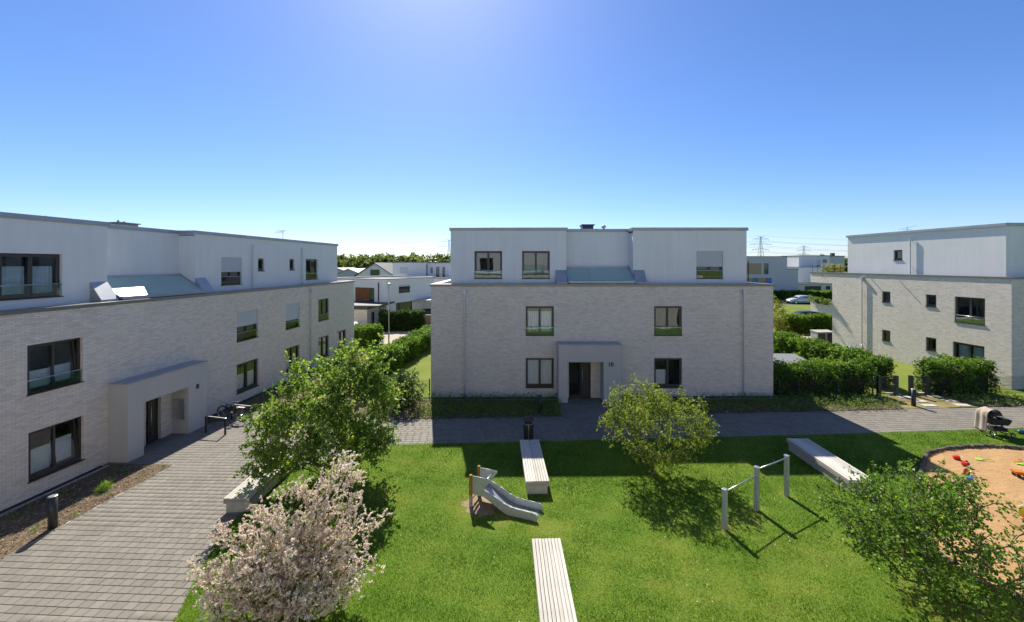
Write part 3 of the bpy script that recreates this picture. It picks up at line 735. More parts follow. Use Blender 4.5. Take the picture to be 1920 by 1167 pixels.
# --- building on the right
ang12 = math.atan2(-1, .0403); k12 = math.sqrt(1 + .0403 ** 2)
B12 = empty('apartment_building', (29.2, 0, .21), ang12, 'sunlit pale brick apartment building with small square windows behind the garden gates', 'apartment building')
def s12(Y): return -Y * k12
F = ident
lz = dict(sash=1)
lw = [(s12(30.06), s12(29.42), 4.20, 5.05, lz), (s12(27.0), s12(26.35), 4.20, 5.05, lz), (s12(25.3), s12(23.72), 3.40, 5.05, dict(guard=True)), (s12(30.06), s12(29.42), 1.30, 2.15, lz), (s12(27.0), s12(26.35), 1.25, 2.16, lz), (s12(25.4), s12(23.75), .10, 2.17, dict(curtain=.97))]
x0, x1, dep = s12(34.5), s12(22.5), 14.0
m = MB(); wall(m, F, x0, x1, -.25, 6.25, [w[:4] for w in lw]); wall(m, face_map(x1, 0, R(90)), 0, dep, -.25, 6.25, [(2.5, 4.0, 3.4, 5.02), (2.5, 4.0, .56, 2.19)]); wall(m, face_map(x0, dep, R(-90)), 0, dep, -.25, 6.25)
xl = s12(36.9)          # loggia bay at the far end: top beam and balcony parapet, open between
m.box(xl, x0, 0, .3, 5.42, 6.25); m.box(xl, x0, 0, .3, 2.75, 3.7); m.box(xl, xl + .3, .3, 5.0, 5.42, 6.25); m.box(xl, xl + .3, .3, 5, 2.75, 3.7); m.box(xl, x0, .3, 5, 2.75, 2.95)
m.box(xl, xl + .35, 4.6, 5, -.2, 2.75); m.box(xl, xl + .35, 4.6, 5, 3.7, 5.42)
m.build('brick_wall', M['brick'], B12)
for w in lw: window(B12, F, *w[:4], **w[4])
for zz in ((3.4, 5.02), (.56, 2.19)): window(B12, face_map(x1, 0, R(90)), 2.5, 4.0, *zz, guard=zz[0] > 3)
m = MB(); m.box(xl - .05, x1 + .05, -.05, .4, 6.252, 6.37); m.box(x1 - .4, x1 + .05, .4, dep, 6.252, 6.37); m.box(xl - .05, xl + .4, .4, dep, 6.252, 6.37); m.build('coping', M['coping'], B12, bevel=.006)
MB().box(xl + .02, x1 - .02, .02, dep, 5.86, 5.94).build('terrace', M['roof_gravel'], B12)
Fu = lambda s, d, z: (s, d + .75, z); a, b = s12(33.8), s12(23.3)
m = MB(); uw12 = (s12(29.9), s12(29.25), 7.36, 8.15); wall(m, Fu, a, b, 5.95, 9.35, [uw12]); wall(m, face_map(b, .75, R(90)), 0, 12, 5.95, 9.35, [(1.6, 3.1, 6.5, 8.1)]); wall(m, face_map(a, 12.75, R(-90)), 0, 12, 5.95, 9.35)
m.build('white_wall', M['white'], B12)
window(B12, Fu, *uw12, sash=1); window(B12, face_map(b, .75, R(90)), 1.6, 3.1, 6.5, 8.1, guard=True)
m = MB(); m.box(a - .08, b + .08, .75 - .10, 1.15, 9.352, 9.53); m.box(b - .4, b + .08, 1.15, 12.7, 9.352, 9.53); m.box(a - .08, a + .4, 1.15, 12.7, 9.352, 9.53); m.build('roof_edge', M['zinc'], B12, bevel=.006)
MB().box(a + .02, b - .02, .78, 12.7, 9.25, 9.3).build('roof', M['roof_gravel'], B12)
downpipe(B12, F, s12(31.6), .05, 5.85, boot=.7); downpipe(B12, Fu, s12(28.6), 6.0, 9.05, hopper=False)
for Yv in (29.0, 31.1): MB().tube(F(s12(Yv), -.30, 6.16), F(s12(Yv), .0, 6.16), .03, 8).build('overflow_spout', M['galv'], B12)
m = MB()
for k in range(6): m.tube((xl + .1 + k * .6, .12, 6.37), (xl + .1 + k * .6, .12, 7.05), .015, 6)
m.tube((xl + .1, .12, 7.05), (xl + 3.1, .12, 7.05), .02, 6); m.tube((xl + .1, .12, 6.5), (xl + 3.1, .12, 6.5), .012, 6); m.build('terrace_railing', M['anthracite'], B12)
m = MB(); m.tube((s12(31), 3, 9.2), (s12(31), 3, 10.0), .02, 6); m.tube((s12(31) - .7, 3, 9.85), (s12(31) + .7, 3, 10.05), .012, 5); m.tube((s12(31), 2.6, 9.8), (s12(31), 3.4, 9.8), .01, 4); m.build('antenna', M['galv'], B12)

# --- building the camera looks out of (seen mirrored in the window panes)
BB = empty('apartment_building', (22.0, -.9, 0), R(180), 'apartment building mirrored in the window panes', 'apartment building')
lw = [(s, s + 1.55, z0, z1, dict(guard=True, room=False)) for s in (2.0, 6.0, 9.5, 14.0, 24.0, 28.0, 32, 36) for z0, z1 in (V1, V0)]
uw = [(s, s + 1.55, *UZ, dict(room=False)) for s in (2.2, 5.6, 9.5, 14.0, 24.2, 28.0, 32.5, 36)]
apartment(BB, 0, 40.0, 11.6, (1, 39), (18.2, 22.0), lw, uw)  # length extended to bounce more sunlight onto the centre building

# ------------------------------------------------------------------ foliage
def unit(a): return a / (np.linalg.norm(a, axis=-1, keepdims=True) + 1e-9)
def leaves(P, A, L, W, rng, fold=.25):
    """one folded leaf per point: P base, A axis; returns vertices and quads"""
    n = len(P); A = unit(A); r = unit(rng.normal(size=(n, 3)) + np.array([0, 0, 1.2])); S = unit(np.cross(A, r)); N = np.cross(S, A)
    L = L[:, None]; W = W[:, None]
    V = np.stack([P, P + A * L * .5 + S * W * .5 + N * W * fold, P + A * L, P + A * L * .5 - S * W * .5 + N * W * fold], 1).reshape(-1, 3)
    F = np.arange(4 * n).reshape(-1, 4)
    return V, F
def foliage(name, C, D, mat, parent, rng, twigs=5, per=10, tl=.35, L=.07, W=.045, up=.35, droop=.15, tint=None, spread=.9):
    """shoots of leaves round cluster centres C with outward directions D"""
    n = len(C); d = unit(D[:, None, :] * .8 + rng.normal(size=(n, twigs, 3)) * spread + np.array([0, 0, up]))
    ln = tl * rng.uniform(.5, 1.15, (n, twigs, 1))
    st = C[:, None, :] + rng.normal(size=(n, twigs, 3)) * tl * .35 - d * ln * .45
    tt = rng.uniform(.12, 1.0, (n, twigs, per, 1))
    P = st[:, :, None, :] + d[:, :, None, :] * ln[:, :, None, :] * tt; P[..., 2] -= (tt[..., 0] ** 2) * droop * ln[:, :, None, 0]
    A = d[:, :, None, :] * .55 + rng.normal(size=P.shape) * .6 + np.array([0, 0, -.12])
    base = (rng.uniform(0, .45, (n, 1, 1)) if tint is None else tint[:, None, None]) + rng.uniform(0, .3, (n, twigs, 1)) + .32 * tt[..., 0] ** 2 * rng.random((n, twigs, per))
    P = P.reshape(-1, 3); A = A.reshape(-1, 3); k = len(P)
    sz = rng.uniform(.6, 1.15, k)
    V, F = leaves(P, A, L * sz, W * sz, rng)
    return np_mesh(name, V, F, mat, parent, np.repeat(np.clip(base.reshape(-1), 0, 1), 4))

def crown_points(ells, n, rng, gaps=10, gap_r=.35, shell=.5):
    out = []; vol = np.array([e[3] * e[4] * e[5] for e in ells]); vol = vol / vol.sum()
    cen = np.array([e[:3] for e in ells]); rad = np.array([e[3:6] for e in ells])
    gp_ = []
    for _ in range(gaps):
        i = rng.choice(len(ells), p=vol); gp_.append(cen[i] + unit(rng.normal(size=3)) * rad[i] * rng.uniform(.6, 1.0))
    gp_ = np.array(gp_) if gaps else np.zeros((0, 3))
    while len(out) < n:
        i = rng.choice(len(ells), p=vol); r = rng.random() ** (1 / 3) if rng.random() > shell else rng.uniform(.82, 1.06)
        p = cen[i] + unit(rng.normal(size=3)) * rad[i] * r
        if len(gp_) and (np.linalg.norm(gp_ - p, axis=1) < gap_r).any(): continue
        out.append(p)
    return np.array(out)

def skeleton(base_pts, C, rng, top_bias=.55):
    """limbs from the base points to every cluster centre"""
    P = [np.array(b, float) for b in base_pts]; par = [-1] * len(P); fork = [np.array(base_pts[0], float)]
    order = np.argsort(np.linalg.norm(C - np.mean(base_pts, 0), axis=1)); root = np.mean(base_pts, 0); ends = []
    for ci in order:
        c = C[ci]; Q = np.array(P); dist = np.linalg.norm(Q - c, axis=1); lower = (Q[:, 2] > c[2] - .05) * 1.2
        far = np.maximum(0, np.linalg.norm(Q - root, axis=1) - np.linalg.norm(c - root) * .92) * 2
        j = int(np.argmin(dist + lower + far)); a = Q[j]; steps = max(2, int(dist[j] / .28)); prev = j
        for k in range(1, steps + 1):
            t = k / steps; q = a + (c - a) * t; q[2] += .16 * dist[j] * math.sin(math.pi * t) * (1 if k < steps else 0)
            if k < steps: q = q + rng.normal(size=3) * .03
            P.append(q); par.append(prev); prev = len(P) - 1
        ends.append(prev)
    return np.array(P), par, ends
def limb_mesh(name, P, par, ends, mat, parent, r_tip=.006, r_base=.09, n=6, exp=.42):
    cnt = np.zeros(len(P))
    for e in ends:
        i = e
        while i >= 0: cnt[i] += 1; i = par[i]
    mx = max(cnt.max(), 1); rad = r_tip + (r_base - r_tip) * (cnt / mx) ** exp
    V = []; F = []
    for i, p in enumerate(par):
        if p < 0: continue
        a, b = Vector(P[p]), Vector(P[i])
        if (b - a).length < 1e-4: continue
        q = (b - a).to_track_quat('Z', 'Y'); m = len(V)
        r0 = min(rad[p], rad[i] * 1.25) if par[p] >= 0 else rad[i] * 1.15
        for pt, rr in ((a, r0), (b, rad[i])):
            for k in range(n):
                an = 2 * math.pi * k / n; V.append(tuple(pt + q @ Vector((rr * math.cos(an), rr * math.sin(an), 0))))
        for k in range(n):
            j = (k + 1) % n; F.append((m + k, m + j, m + n + j, m + n + k))
    return np_mesh(name, V, F, mat, parent, smooth=True)

def tree(name, label, x, y, ells, ncl, mat, seed, stems=4, r_base=.06, cat='tree', gaps=10, gap_r=.35, trunk_r=.10, clear=.5, fol=None, blossom=None, group=None, bark='bark', shell=.5):
    rng = np.random.default_rng(seed); z0 = g(x)
    root = empty(name, (x, y, z0), 0, label, cat, group)
    C = crown_points(ells, ncl, rng, gaps, gap_r, shell); C = C[C[:, 2] > .25]
    bases = [(0, 0, -.1)]
    P0 = [np.array((0, 0, -.1)), np.array((0.0, 0, .18))]
    base_pts = []
    for k in range(stems):
        a = 2 * math.pi * (k + rng.uniform(-.25, .25)) / stems
        base_pts.append((.10 * math.cos(a), .10 * math.sin(a), -.12))
    sub = []
    Pm, par, ends = skeleton(base_pts, C, rng)
    limb_mesh('trunk', Pm, par, ends, M[bark], root, .004, r_base)
    cen = np.mean([e[:3] for e in ells], 0); D = unit(C - cen - np.array([0, 0, -.4]))
    out = np.linalg.norm((C - cen) / np.max([e[3:6] for e in ells], 0), axis=1)
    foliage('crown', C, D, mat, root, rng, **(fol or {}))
    if blossom:
        foliage('blossom', C, D, M['blossom'], root, rng, **blossom)
    return root

TL = gp(585, 935)
tree('leafy_tree', 'large bright green multi-stemmed tree beside the wooden bench on the paved court', TL[0] + .05, TL[1] + .6,
     [(0.25, .2, 2.25, 1.95, 1.8, 1.4), (-.95, -.1, 1.95, 1.1, 1.2, 1.1), (1.35, .3, 2.3, .95, 1.2, 1.4), (.5, .4, 3.2, 1.35, 1.2, 1.15), (1.0, .8, 3.8, .8, .8, .95), (-.4, 0, 3.3, .85, .9, .8), (-1.35, -.4, 1.15, .65, .8, .55)], 560, M['leaf_left'], 3, stems=6, r_base=.055, gaps=60, gap_r=.46, shell=.7,
     fol=dict(twigs=5, per=12, tl=.46, L=.115, W=.062, up=.5))
TM = gp(1228, 893)
tree('serviceberry_tree', 'small yellowish green tree on the lawn in front of the centre building', TM[0], TM[1],
     [(0, 0, 1.75, 1.75, 1.5, 1.0), (-.6, .1, 2.3, 1.0, .9, .75), (.75, .1, 2.1, 1.0, .9, .75), (-.55, .3, 2.8, .45, .5, .42), (-1.2, 0, 1.6, .65, .7, .6), (1.35, 0, 1.55, .6, .7, .55), (0, 0, 1.05, .9, .9, .5)], 380, M['leaf_mid'], 5, stems=5, r_base=.04, gaps=26, gap_r=.30, shell=.7,
     fol=dict(twigs=6, per=12, tl=.30, L=.058, W=.036, up=.4))
TR = gp(1735, 1140)
tree('round_leaved_tree', 'spreading dark green tree with reddish shoot tips overhanging the sand pit', TR[0] + .25, TR[1],
     [(0, .1, 1.6, 1.75, 1.5, .9), (-1.0, .2, 1.9, .95, .9, .75), (.9, .3, 1.65, 1.0, 1.0, .8), (1.5, .1, 1.1, .95, .9, .65), (-.3, .3, 2.35, .8, .7, .42), (1.2, .6, 2.05, .5, .5, .42), (.3, -.2, .85, 1.2, 1.0, .5)], 340, M['leaf_right'], 9, stems=6, r_base=.04, gaps=44, gap_r=.38,
     fol=dict(twigs=6, per=11, tl=.36, L=.066, W=.048, up=.35), shell=.4)
TF = gp(548, 1150)
def arms(ends, r0, r1, n=4, start=.35):
    out = []
    for (x, y, z) in ends:
        for k in range(n):
            t = start + (1 - start) * (k + .5) / n; r_ = r0 + (r1 - r0) * t
            out.append((x * t ** 1.15, y * t, z * (t ** .85), r_ * 1.15, r_ * 1.05, r_))
    return out
tree('blossoming_tree', 'small tree covered in pale pink blossom beside the paved court', TF[0] - .05, TF[1],
     arms([(1.35, .3, 3.05), (.75, .5, 2.75), (.1, .4, 2.45), (-.75, .3, 2.15), (-1.55, .2, 1.75), (-1.9, .0, .95), (1.7, .2, 1.95), (1.6, 0, .95), (-1.2, -.5, .7), (.7, -.5, .9), (0, -.3, 1.7), (.9, -.1, 1.7), (-.6, -.4, 1.3), (-1.5, -.3, 1.3), (.3, -.6, .5)], .56, .30), 430, M['leaf_left'], 21, stems=5, r_base=.045, gaps=20, gap_r=.22, shell=.6,
     fol=dict(twigs=3, per=5, tl=.26, L=.06, W=.034), blossom=dict(twigs=8, per=24, tl=.27, L=.038, W=.038, up=.5, spread=.75))

def hedge(label, p, q, thick, h, seed, mat='hedge_leaf', dens=1.0, L=.085, W=.055, name='hedge', cat='hedge', group=None, taper=.0, rough=.10, z_lo=.1):
    """clipped hedge along p-q (p-q is its middle line)"""
    rng = np.random.default_rng(seed); Ln = math.hypot(q[0] - p[0], q[1] - p[1]); a = math.atan2(q[1] - p[1], q[0] - p[0])
    root = empty(name, (p[0], p[1], g(p[0])), a, label, cat, group); dzx = (g(q[0]) - g(p[0])) / max(Ln, .1)
    area = 2 * Ln * h + Ln * thick + 2 * thick * h; n = int(area * 46 * dens)
    u = rng.random(n) * area; C = np.zeros((n, 3)); D = np.zeros((n, 3))
    a1, a2, a3 = Ln * h, 2 * Ln * h, 2 * Ln * h + Ln * thick
    x = rng.random(n) * Ln; zz = z_lo + rng.random(n) ** .85 * (h - z_lo); yy = (rng.random(n) - .5) * thick
    for msk, sgn in ((u < a1, -1), ((u >= a1) & (u < a2), 1)):
        C[msk] = np.stack([x, np.full(n, sgn * thick / 2), zz], 1)[msk]; D[msk] = (0, sgn, .1)
    t = (u >= a2) & (u < a3); C[t] = np.stack([x, yy, np.full(n, h)], 1)[t]; D[t] = (0, 0, 1)
    e = u >= a3; sd = rng.random(n) < .5; C[e] = np.stack([np.where(sd, 0, Ln), yy, zz], 1)[e]; D[e] = np.stack([np.where(sd, -1., 1.), 0 * x, 0 * x], 1)[e]
    wob = rough * (np.sin(C[:, 0] * 2.1 + seed) + .7 * np.sin(C[:, 0] * 5.3 + C[:, 2] * 3) + .6 * rng.normal(size=n))
    C += D * wob[:, None] - D * .10; C[:, 2] += dzx * C[:, 0]
    top = (C[:, 2] / h); tint = np.clip(.05 + .32 * rng.random(n) + .2 * (np.sin(C[:, 0] * 1.7 + seed) * .5), 0, .6)
    foliage('foliage', C, D, M[mat], root, rng, twigs=3, per=8, tl=.22, L=L, W=W, up=.25, tint=tint)
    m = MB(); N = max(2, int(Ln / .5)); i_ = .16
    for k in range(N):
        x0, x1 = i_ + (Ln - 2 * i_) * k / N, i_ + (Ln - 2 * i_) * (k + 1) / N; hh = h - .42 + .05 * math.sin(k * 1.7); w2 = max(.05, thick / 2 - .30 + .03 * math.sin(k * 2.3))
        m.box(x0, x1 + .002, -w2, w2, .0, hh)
    m.build('dark_filler', M['twig'], root)  # solid dark boxes added inside the leaves to stop see-through, no real wood
    return root

hedge('clipped hedge running from the bench-side shrubs up to the street past the centre building', (-8.7, 27.0), (-7.4, 37.2), 1.3, 1.55, 31, L=.10, W=.07)
hedge('hedge clump at the far end of the long left building', (-12.6, 36.9), (-15.2, 38.2), 1.6, 1.7, 32, L=.11, W=.075)
hedge('long dark clipped hedge before the white house with the brown panel', (-14.9, 45.3), (-10.1, 45.3), 1.2, 2.15, 33, mat='dark_leaf', L=.13, W=.09)
hedge('leafy hedge behind the wire fence right of the centre building', (14.5, 22.1), (19.7, 22.2), .9, 1.72, 34)
hedge('long hedge between the gardens running back from the left gate', (21.45, 22.9), (21.3, 32.0), 1.2, 1.68, 35, L=.095, W=.065)
hedge('leafy hedge right of the right garden gate', (22.75, 22.0), (26.4, 22.1), .95, 1.82, 36)
hedge('bright hedge in front of the parked dark car', (28.3, 41.0), (33.5, 41.6), 1.0, 1.75, 37, L=.11, W=.075)
hedge('low hedge behind the silver car before the garages', (49.0, 77.5), (64.5, 77.5), 1.8, 1.7, 38, L=.2, W=.14, dens=.5)
def shrub(label, x, y, ells, n, mat, seed, name='shrub', L=.08, W=.05, tl=.3, twigs=5, per=9, cat='shrub', z=None, group=None, r_base=.02):
    rng = np.random.default_rng(seed); root = empty(name, (x, y, g(x) if z is None else z), 0, label, cat, group)
    C = crown_points(ells, n, rng, 4, .2, .6); C = C[C[:, 2] > .05]
    P, par, ends = skeleton([(.04, 0, -.05), (-.04, .02, -.05)], C, rng); limb_mesh('stem', P, par, ends, M['bark'], root, .003, r_base, 5)
    cen = np.mean([e[:3] for e in ells], 0)
    foliage('leaves', C, unit(C - cen), M[mat], root, rng, twigs=twigs, per=per, tl=tl, L=L, W=W); return root
shrub('dense dark rounded shrub at the left corner of the centre building', -5.35, 20.2, [(0, 0, 1.0, .85, .8, .9), (.2, 0, 1.5, .5, .5, .4), (-.4, .2, .8, .6, .6, .6)], 150, 'dark_leaf', 41, L=.09, W=.055)
shrub('thin yellow green shrub at the right edge of the centre building', 27.0, 40.5, [(0, 0, 1.9, .8, .8, 1.5), (.3, 0, .9, .9, .8, .8), (-.2, 0, 3.1, .5, .5, .7)], 110, 'yellow_leaf', 42, L=.13, W=.07, tl=.5)
shrub('yellow green potted shrub on the roof terrace of the right building', 28.6, 35.6, [(0, 0, .55, .75, .6, .4), (.3, 0, .8, .5, .5, .3)], 70, 'yellow_leaf', 43, L=.12, W=.06, z=6.15, tl=.35)
tag(shrub('tuft of green grass blades in the bed under the left window', *gp(183, 925), [(0, 0, .2, .22, .2, .2)], 26, 'leaf_left', 44, name='grass_tuft', L=.22, W=.012, tl=.1, cat='grass tuft'))

def cover(name, poly, n, seed, mat='cover_leaf', h=.22, L=.05, W=.032, clump=.0):
    """low planting nobody could count"""
    rng = np.random.default_rng(seed); b = np.array(poly); lo, hi = b.min(0), b.max(0)
    P = rng.uniform(lo, hi, (n * 4, 2)); P = P[inside(P, poly)]
    dens = .5 + .5 * np.sin(P[:, 0] * 2.3 + 1.7 * np.sin(P[:, 1] * 2.9 + seed)) * np.sin(P[:, 1] * 3.1 + seed)
    P = P[rng.random(len(P)) < np.clip(dens + .5 - clump, 0.02, 1)][:n]
    z = gz(P[:, 0]) + .05 + h * rng.random(len(P)) * .6
    C = np.stack([P[:, 0], P[:, 1], z], 1); D = np.tile(np.array([0, 0, 1.0]), (len(C), 1))
    o = foliage(name, C, D, M[mat], None, rng, twigs=3, per=7, tl=h, L=L, W=W, up=.6)
    return tag(o, kind='stuff')
tag(cover('ground_cover', BED10A, 950, 51, h=.36, clump=.0, L=.065, W=.042), 'dark low ground cover plants in the bed left of the door numbered 10', 'ground cover')
tag(cover('ground_cover', BED10B, 1300, 52, h=.32, clump=.12, L=.06, W=.04), 'patchy low plants in the bed right of the door numbered 10', 'ground cover')
tag(cover('ground_cover', BED8B, 900, 53, h=.24, clump=.1), 'low plants in the bed behind the big green tree', 'ground cover')
tag(cover('ground_cover', BED12, 300, 54, h=.28, clump=-.1), 'bright green weeds beside the path near the right building', 'ground cover')
tag(cover('ground_cover', [(bedline(7) - 2.4, 7), (bedline(7) - .05, 7), (bedline(14.8) - .1, 14.8), (-14.5, 15.0), (bedline(14) - 2.4, 14)], 90, 55, h=.14, clump=.62), 'sparse weeds in the mulch along the left building', 'ground cover')

# bark chips in the nearest bed
def chips(name, poly, n, seed, label):
    rng = np.random.default_rng(seed); b = np.array(poly); P = rng.uniform(b.min(0), b.max(0), (n * 3, 2)); P = P[inside(P, poly)][:n]; n = len(P)
    a = rng.uniform(0, 2 * np.pi, n); A = np.stack([np.cos(a), np.sin(a), rng.normal(0, .25, n)], 1)
    Q = np.stack([P[:, 0], P[:, 1], gz(P[:, 0]) + .056 + rng.uniform(0, .012, n)], 1); s_ = rng.uniform(.5, 1.2, n)
    V, F_ = leaves(Q, A, .075 * s_, .022 * s_, rng, .3)
    return tag(np_mesh(name, V, F_, M['chip'], None, np.repeat(rng.random(n), 4)), label, 'mulch', kind='stuff')
chips('mulch_chips', [p for p in BED8A if True], 14000, 61, 'loose bark mulch in the bed along the left building')
chips('mulch_chips', BED10B, 7000, 62, 'loose bark mulch in the bed right of the centre door')
chips('mulch_chips', [(-7.5, 19.4), (-5.3, 18.7), (-4.5, 18.75), (-4.5, 21.2), (-7.5, 21.6)], 4500, 63, 'loose bark mulch in the bed at the left corner of the centre building')

# grass blades over the lawn
def blades(name, poly, holes, n, seed, label, ymax, hgt=.038, wid=.012, ymin=6.5):
    rng = np.random.default_rng(seed); b = np.array(poly); lo, hi = b.min(0), b.max(0)
    Y = ymin + (min(ymax, hi[1]) - ymin) * rng.random(n * 3) ** 1.25; X = rng.uniform(-1.36, 1.36, n * 3) * (Y + .6)
    P = np.stack([X, Y], 1); k = inside(P, poly)
    for h_ in holes: k &= ~inside(P, h_)
    P = P[k][:n]; n = len(P); P = P + rng.normal(0, .025, P.shape)
    x, y = P[:, 0], P[:, 1]; worn = np.zeros(n)
    for wx, wy, wr, wa in WORN: worn = np.maximum(worn, wa * np.exp(-(((x - wx) / wr) ** 2 + ((y - wy) / (wr * .8)) ** 2)))
    pat = (np.sin(x * 1.3 + 2 * np.sin(y * .9)) * np.sin(y * 1.7 + 1.5 * np.sin(x * 1.1)) + .7 * np.sin(x * 4.1 + y * 2.7) * np.sin(y * 5.3 - x * 1.9))
    big = np.sin(x * .55 + 1.2 * np.sin(y * .4 + 1)) * np.sin(y * .8 + .9 * np.sin(x * .5)); fleck = np.sin(x * 9.7 + 3 * np.sin(y * 7.1)) * np.sin(y * 11.3 + 2 * np.sin(x * 8.3))
    yel = np.clip(.17 * pat + .16 * big + .10 * fleck + .38 + worn + rng.normal(0, .21, n), 0, 1)
    h = hgt * rng.uniform(.5, 1.3, n) * np.clip(1.1 - .25 * pat, .6, 1.5) * (1 - .5 * np.clip(worn, 0, 1)); a = rng.uniform(0, 2 * np.pi, n); l = rng.normal(0, .55, (n, 2)) * h[:, None]
    w = wid * rng.uniform(.6, 1.3, n) * np.clip(y / 10, .7, 1.6); z = gz(x) + .04
    B = np.stack([x, y, z], 1); S_ = np.stack([np.cos(a), np.sin(a), 0 * a], 1) * w[:, None] / 2
    V = np.stack([B - S_, B + S_, B + np.concatenate([l, h[:, None]], 1)], 1).reshape(-1, 3)
    return tag(np_mesh(name, V, np.arange(3 * n).reshape(-1, 3), M['blade'], None, np.repeat(yel, 3)), label, 'grass', kind='stuff')
SOIL = [(-1.5, 12.05), (-1.3, 11.7), (-.9, 11.6), (-.45, 11.7), (-.2, 11.95), (-.4, 12.2), (-.9, 12.35), (-1.35, 12.3)]
WORN = [(5.86, 10.9, .3, .7), (7.27, 11.8, .3, .7), (8.64, 12.5, .3, .7), (6.6, 11.3, .5, .35), (.9, 11.0, .5, 1.0), (-1.3, 11.7, .8, .8), (-.3, 11.3, .6, .6), (4.2, 10.2, .45, .4), (2.6, 11.6, .5, .3), (1.9, 8.8, .5, .4), (6.2, 9.0, .5, .4), (1.4, 12.3, .4, .4), (.2, 9.8, .5, .35), (9.2, 8.6, 1.1, .45), (3.2, 9.0, .35, .5), (5.0, 13.8, .7, .25), (-3.5, 12.5, .8, .35), (-2.2, 9.3, .7, .3), (11.4, 12.3, .35, .5), (8.2, 9.6, .5, .4)]
blades('grass_blades', LAWN, [PIT, SOIL], 420000, 71, 'short sunlit lawn grass with yellowish patches', 17.3)
def small_flowers():
    rng = np.random.default_rng(72); n = 150
    Y = rng.uniform(8, 16, n); X = rng.uniform(-7, 14, n); P = np.stack([X, Y], 1); P = P[inside(P, LAWN) & ~inside(P, PIT)]; n = len(P)
    Q = np.stack([P[:, 0], P[:, 1], gz(P[:, 0]) + .09], 1); A = rng.normal(size=(n, 3)) * np.array([1, 1, .15])
    V, F_ = leaves(Q, A, np.full(n, .028), np.full(n, .028), rng, .1)
    tag(np_mesh('daisies', V, F_, M['blossom'], None, np.full(4 * n, .9)), 'tiny pale daisies scattered over the lawn', 'flowers', kind='stuff')
small_flowers()
def soil_mound():
    cx, cy = -.78, 12.0; V = [(cx, cy, g(cx) + .095)]; Fc = []
    n = 22
    for k, (rr, hh) in enumerate(((.3, .085), (.58, .06), (.82, .03))):
        for i in range(n):
            a = 2 * math.pi * i / n; r_ = rr * (1 + .18 * math.sin(3 * a + 1) + .12 * math.sin(7 * a) + random.uniform(-.12, .12))
            x, y = cx + 1.05 * r_ * math.cos(a), cy + .62 * r_ * math.sin(a); V.append((x, y, g(x) + hh + random.uniform(-.012, .012)))
    for i in range(n): Fc.append((0, 1 + i, 1 + (i + 1) % n))
    for k in range(2):
        for i in range(n): j = (i + 1) % n; Fc.append((1 + k * n + i, 1 + (k + 1) * n + i, 1 + (k + 1) * n + j, 1 + k * n + j))
    m = MB(); m.v = V; m.f = Fc; tag(m.build('soil_mound', M['soil'], smooth=True), kind='structure')
soil_mound()

# ------------------------------------------------------------------ benches
def bench(label, p_far, p_near, w, zt=.44):
    """deck bench of weathered planks on a concrete block; p = left ends of the top"""
    (x0, y0), (x1, y1) = p_near, p_far
    a = math.atan2(y1 - y0, x1 - x0) - R(90); L = math.hypot(x1 - x0, y1 - y0); zg = g(x0 + w / 2) + .04
    root = empty('bench', (x0, y0, zg), a, label, 'bench', 'long plank benches')
    m = MB(); m.box(.05, w - .05, .05, L - .05, -.05, zt - .17); m.build('concrete_base', M['concrete'], root, bevel=.01)
    n = 9; pw = w / n
    me = None
    for k in range(n):
        if me is None:
            q = MB(); q.box(.006, pw - .006, 0, L, zt - .04, zt); o = q.build('plank', M['plank'], root, bevel=.004); me = o.data
        else:
            o = bpy.data.objects.new('plank', me); COL.objects.link(o); o.parent = root; b_ = o.modifiers.new('bevel', 'BEVEL'); b_.width = .004; b_.segments = 2; b_.limit_method = 'ANGLE'
            o.location = (k * pw, random.uniform(-.006, .006), random.uniform(-.003, .003))
    for z in (zt - .168, zt - .106):
        q = MB(); q.box(.004, w - .004, .002, .032, z, z + .056); q.build('side_board', M['plank_side'], root, bevel=.003)
        q = MB(); q.box(.004, w - .004, L - .032, L - .002, z, z + .056); q.build('side_board', M['plank_side'], root, bevel=.003)
        q = MB(); q.box(.004, .034, .036, L - .036, z, z + .056); q.build('side_board', M['plank_side'], root, bevel=.003)
        q = MB(); q.box(w - .034, w - .004, .036, L - .036, z, z + .056); q.build('side_board', M['plank_side'], root, bevel=.003)
    return root
bench('plank bench half in shadow between the slide and the litter bin', (.30, 15.45), (.43, 12.5), .75)
bench('sunlit plank bench at the bottom edge of the lawn', (.49, 9.9), (.55, 6.95), .72)
bench('plank bench partly in shadow between the pull-up bars and the sand pit', (10.70, 15.5), (10.60, 12.5), .82)
bench('plank bench under the big green tree at the edge of the paved court', (-8.66, 14.8), (-8.58, 11.8), .78)

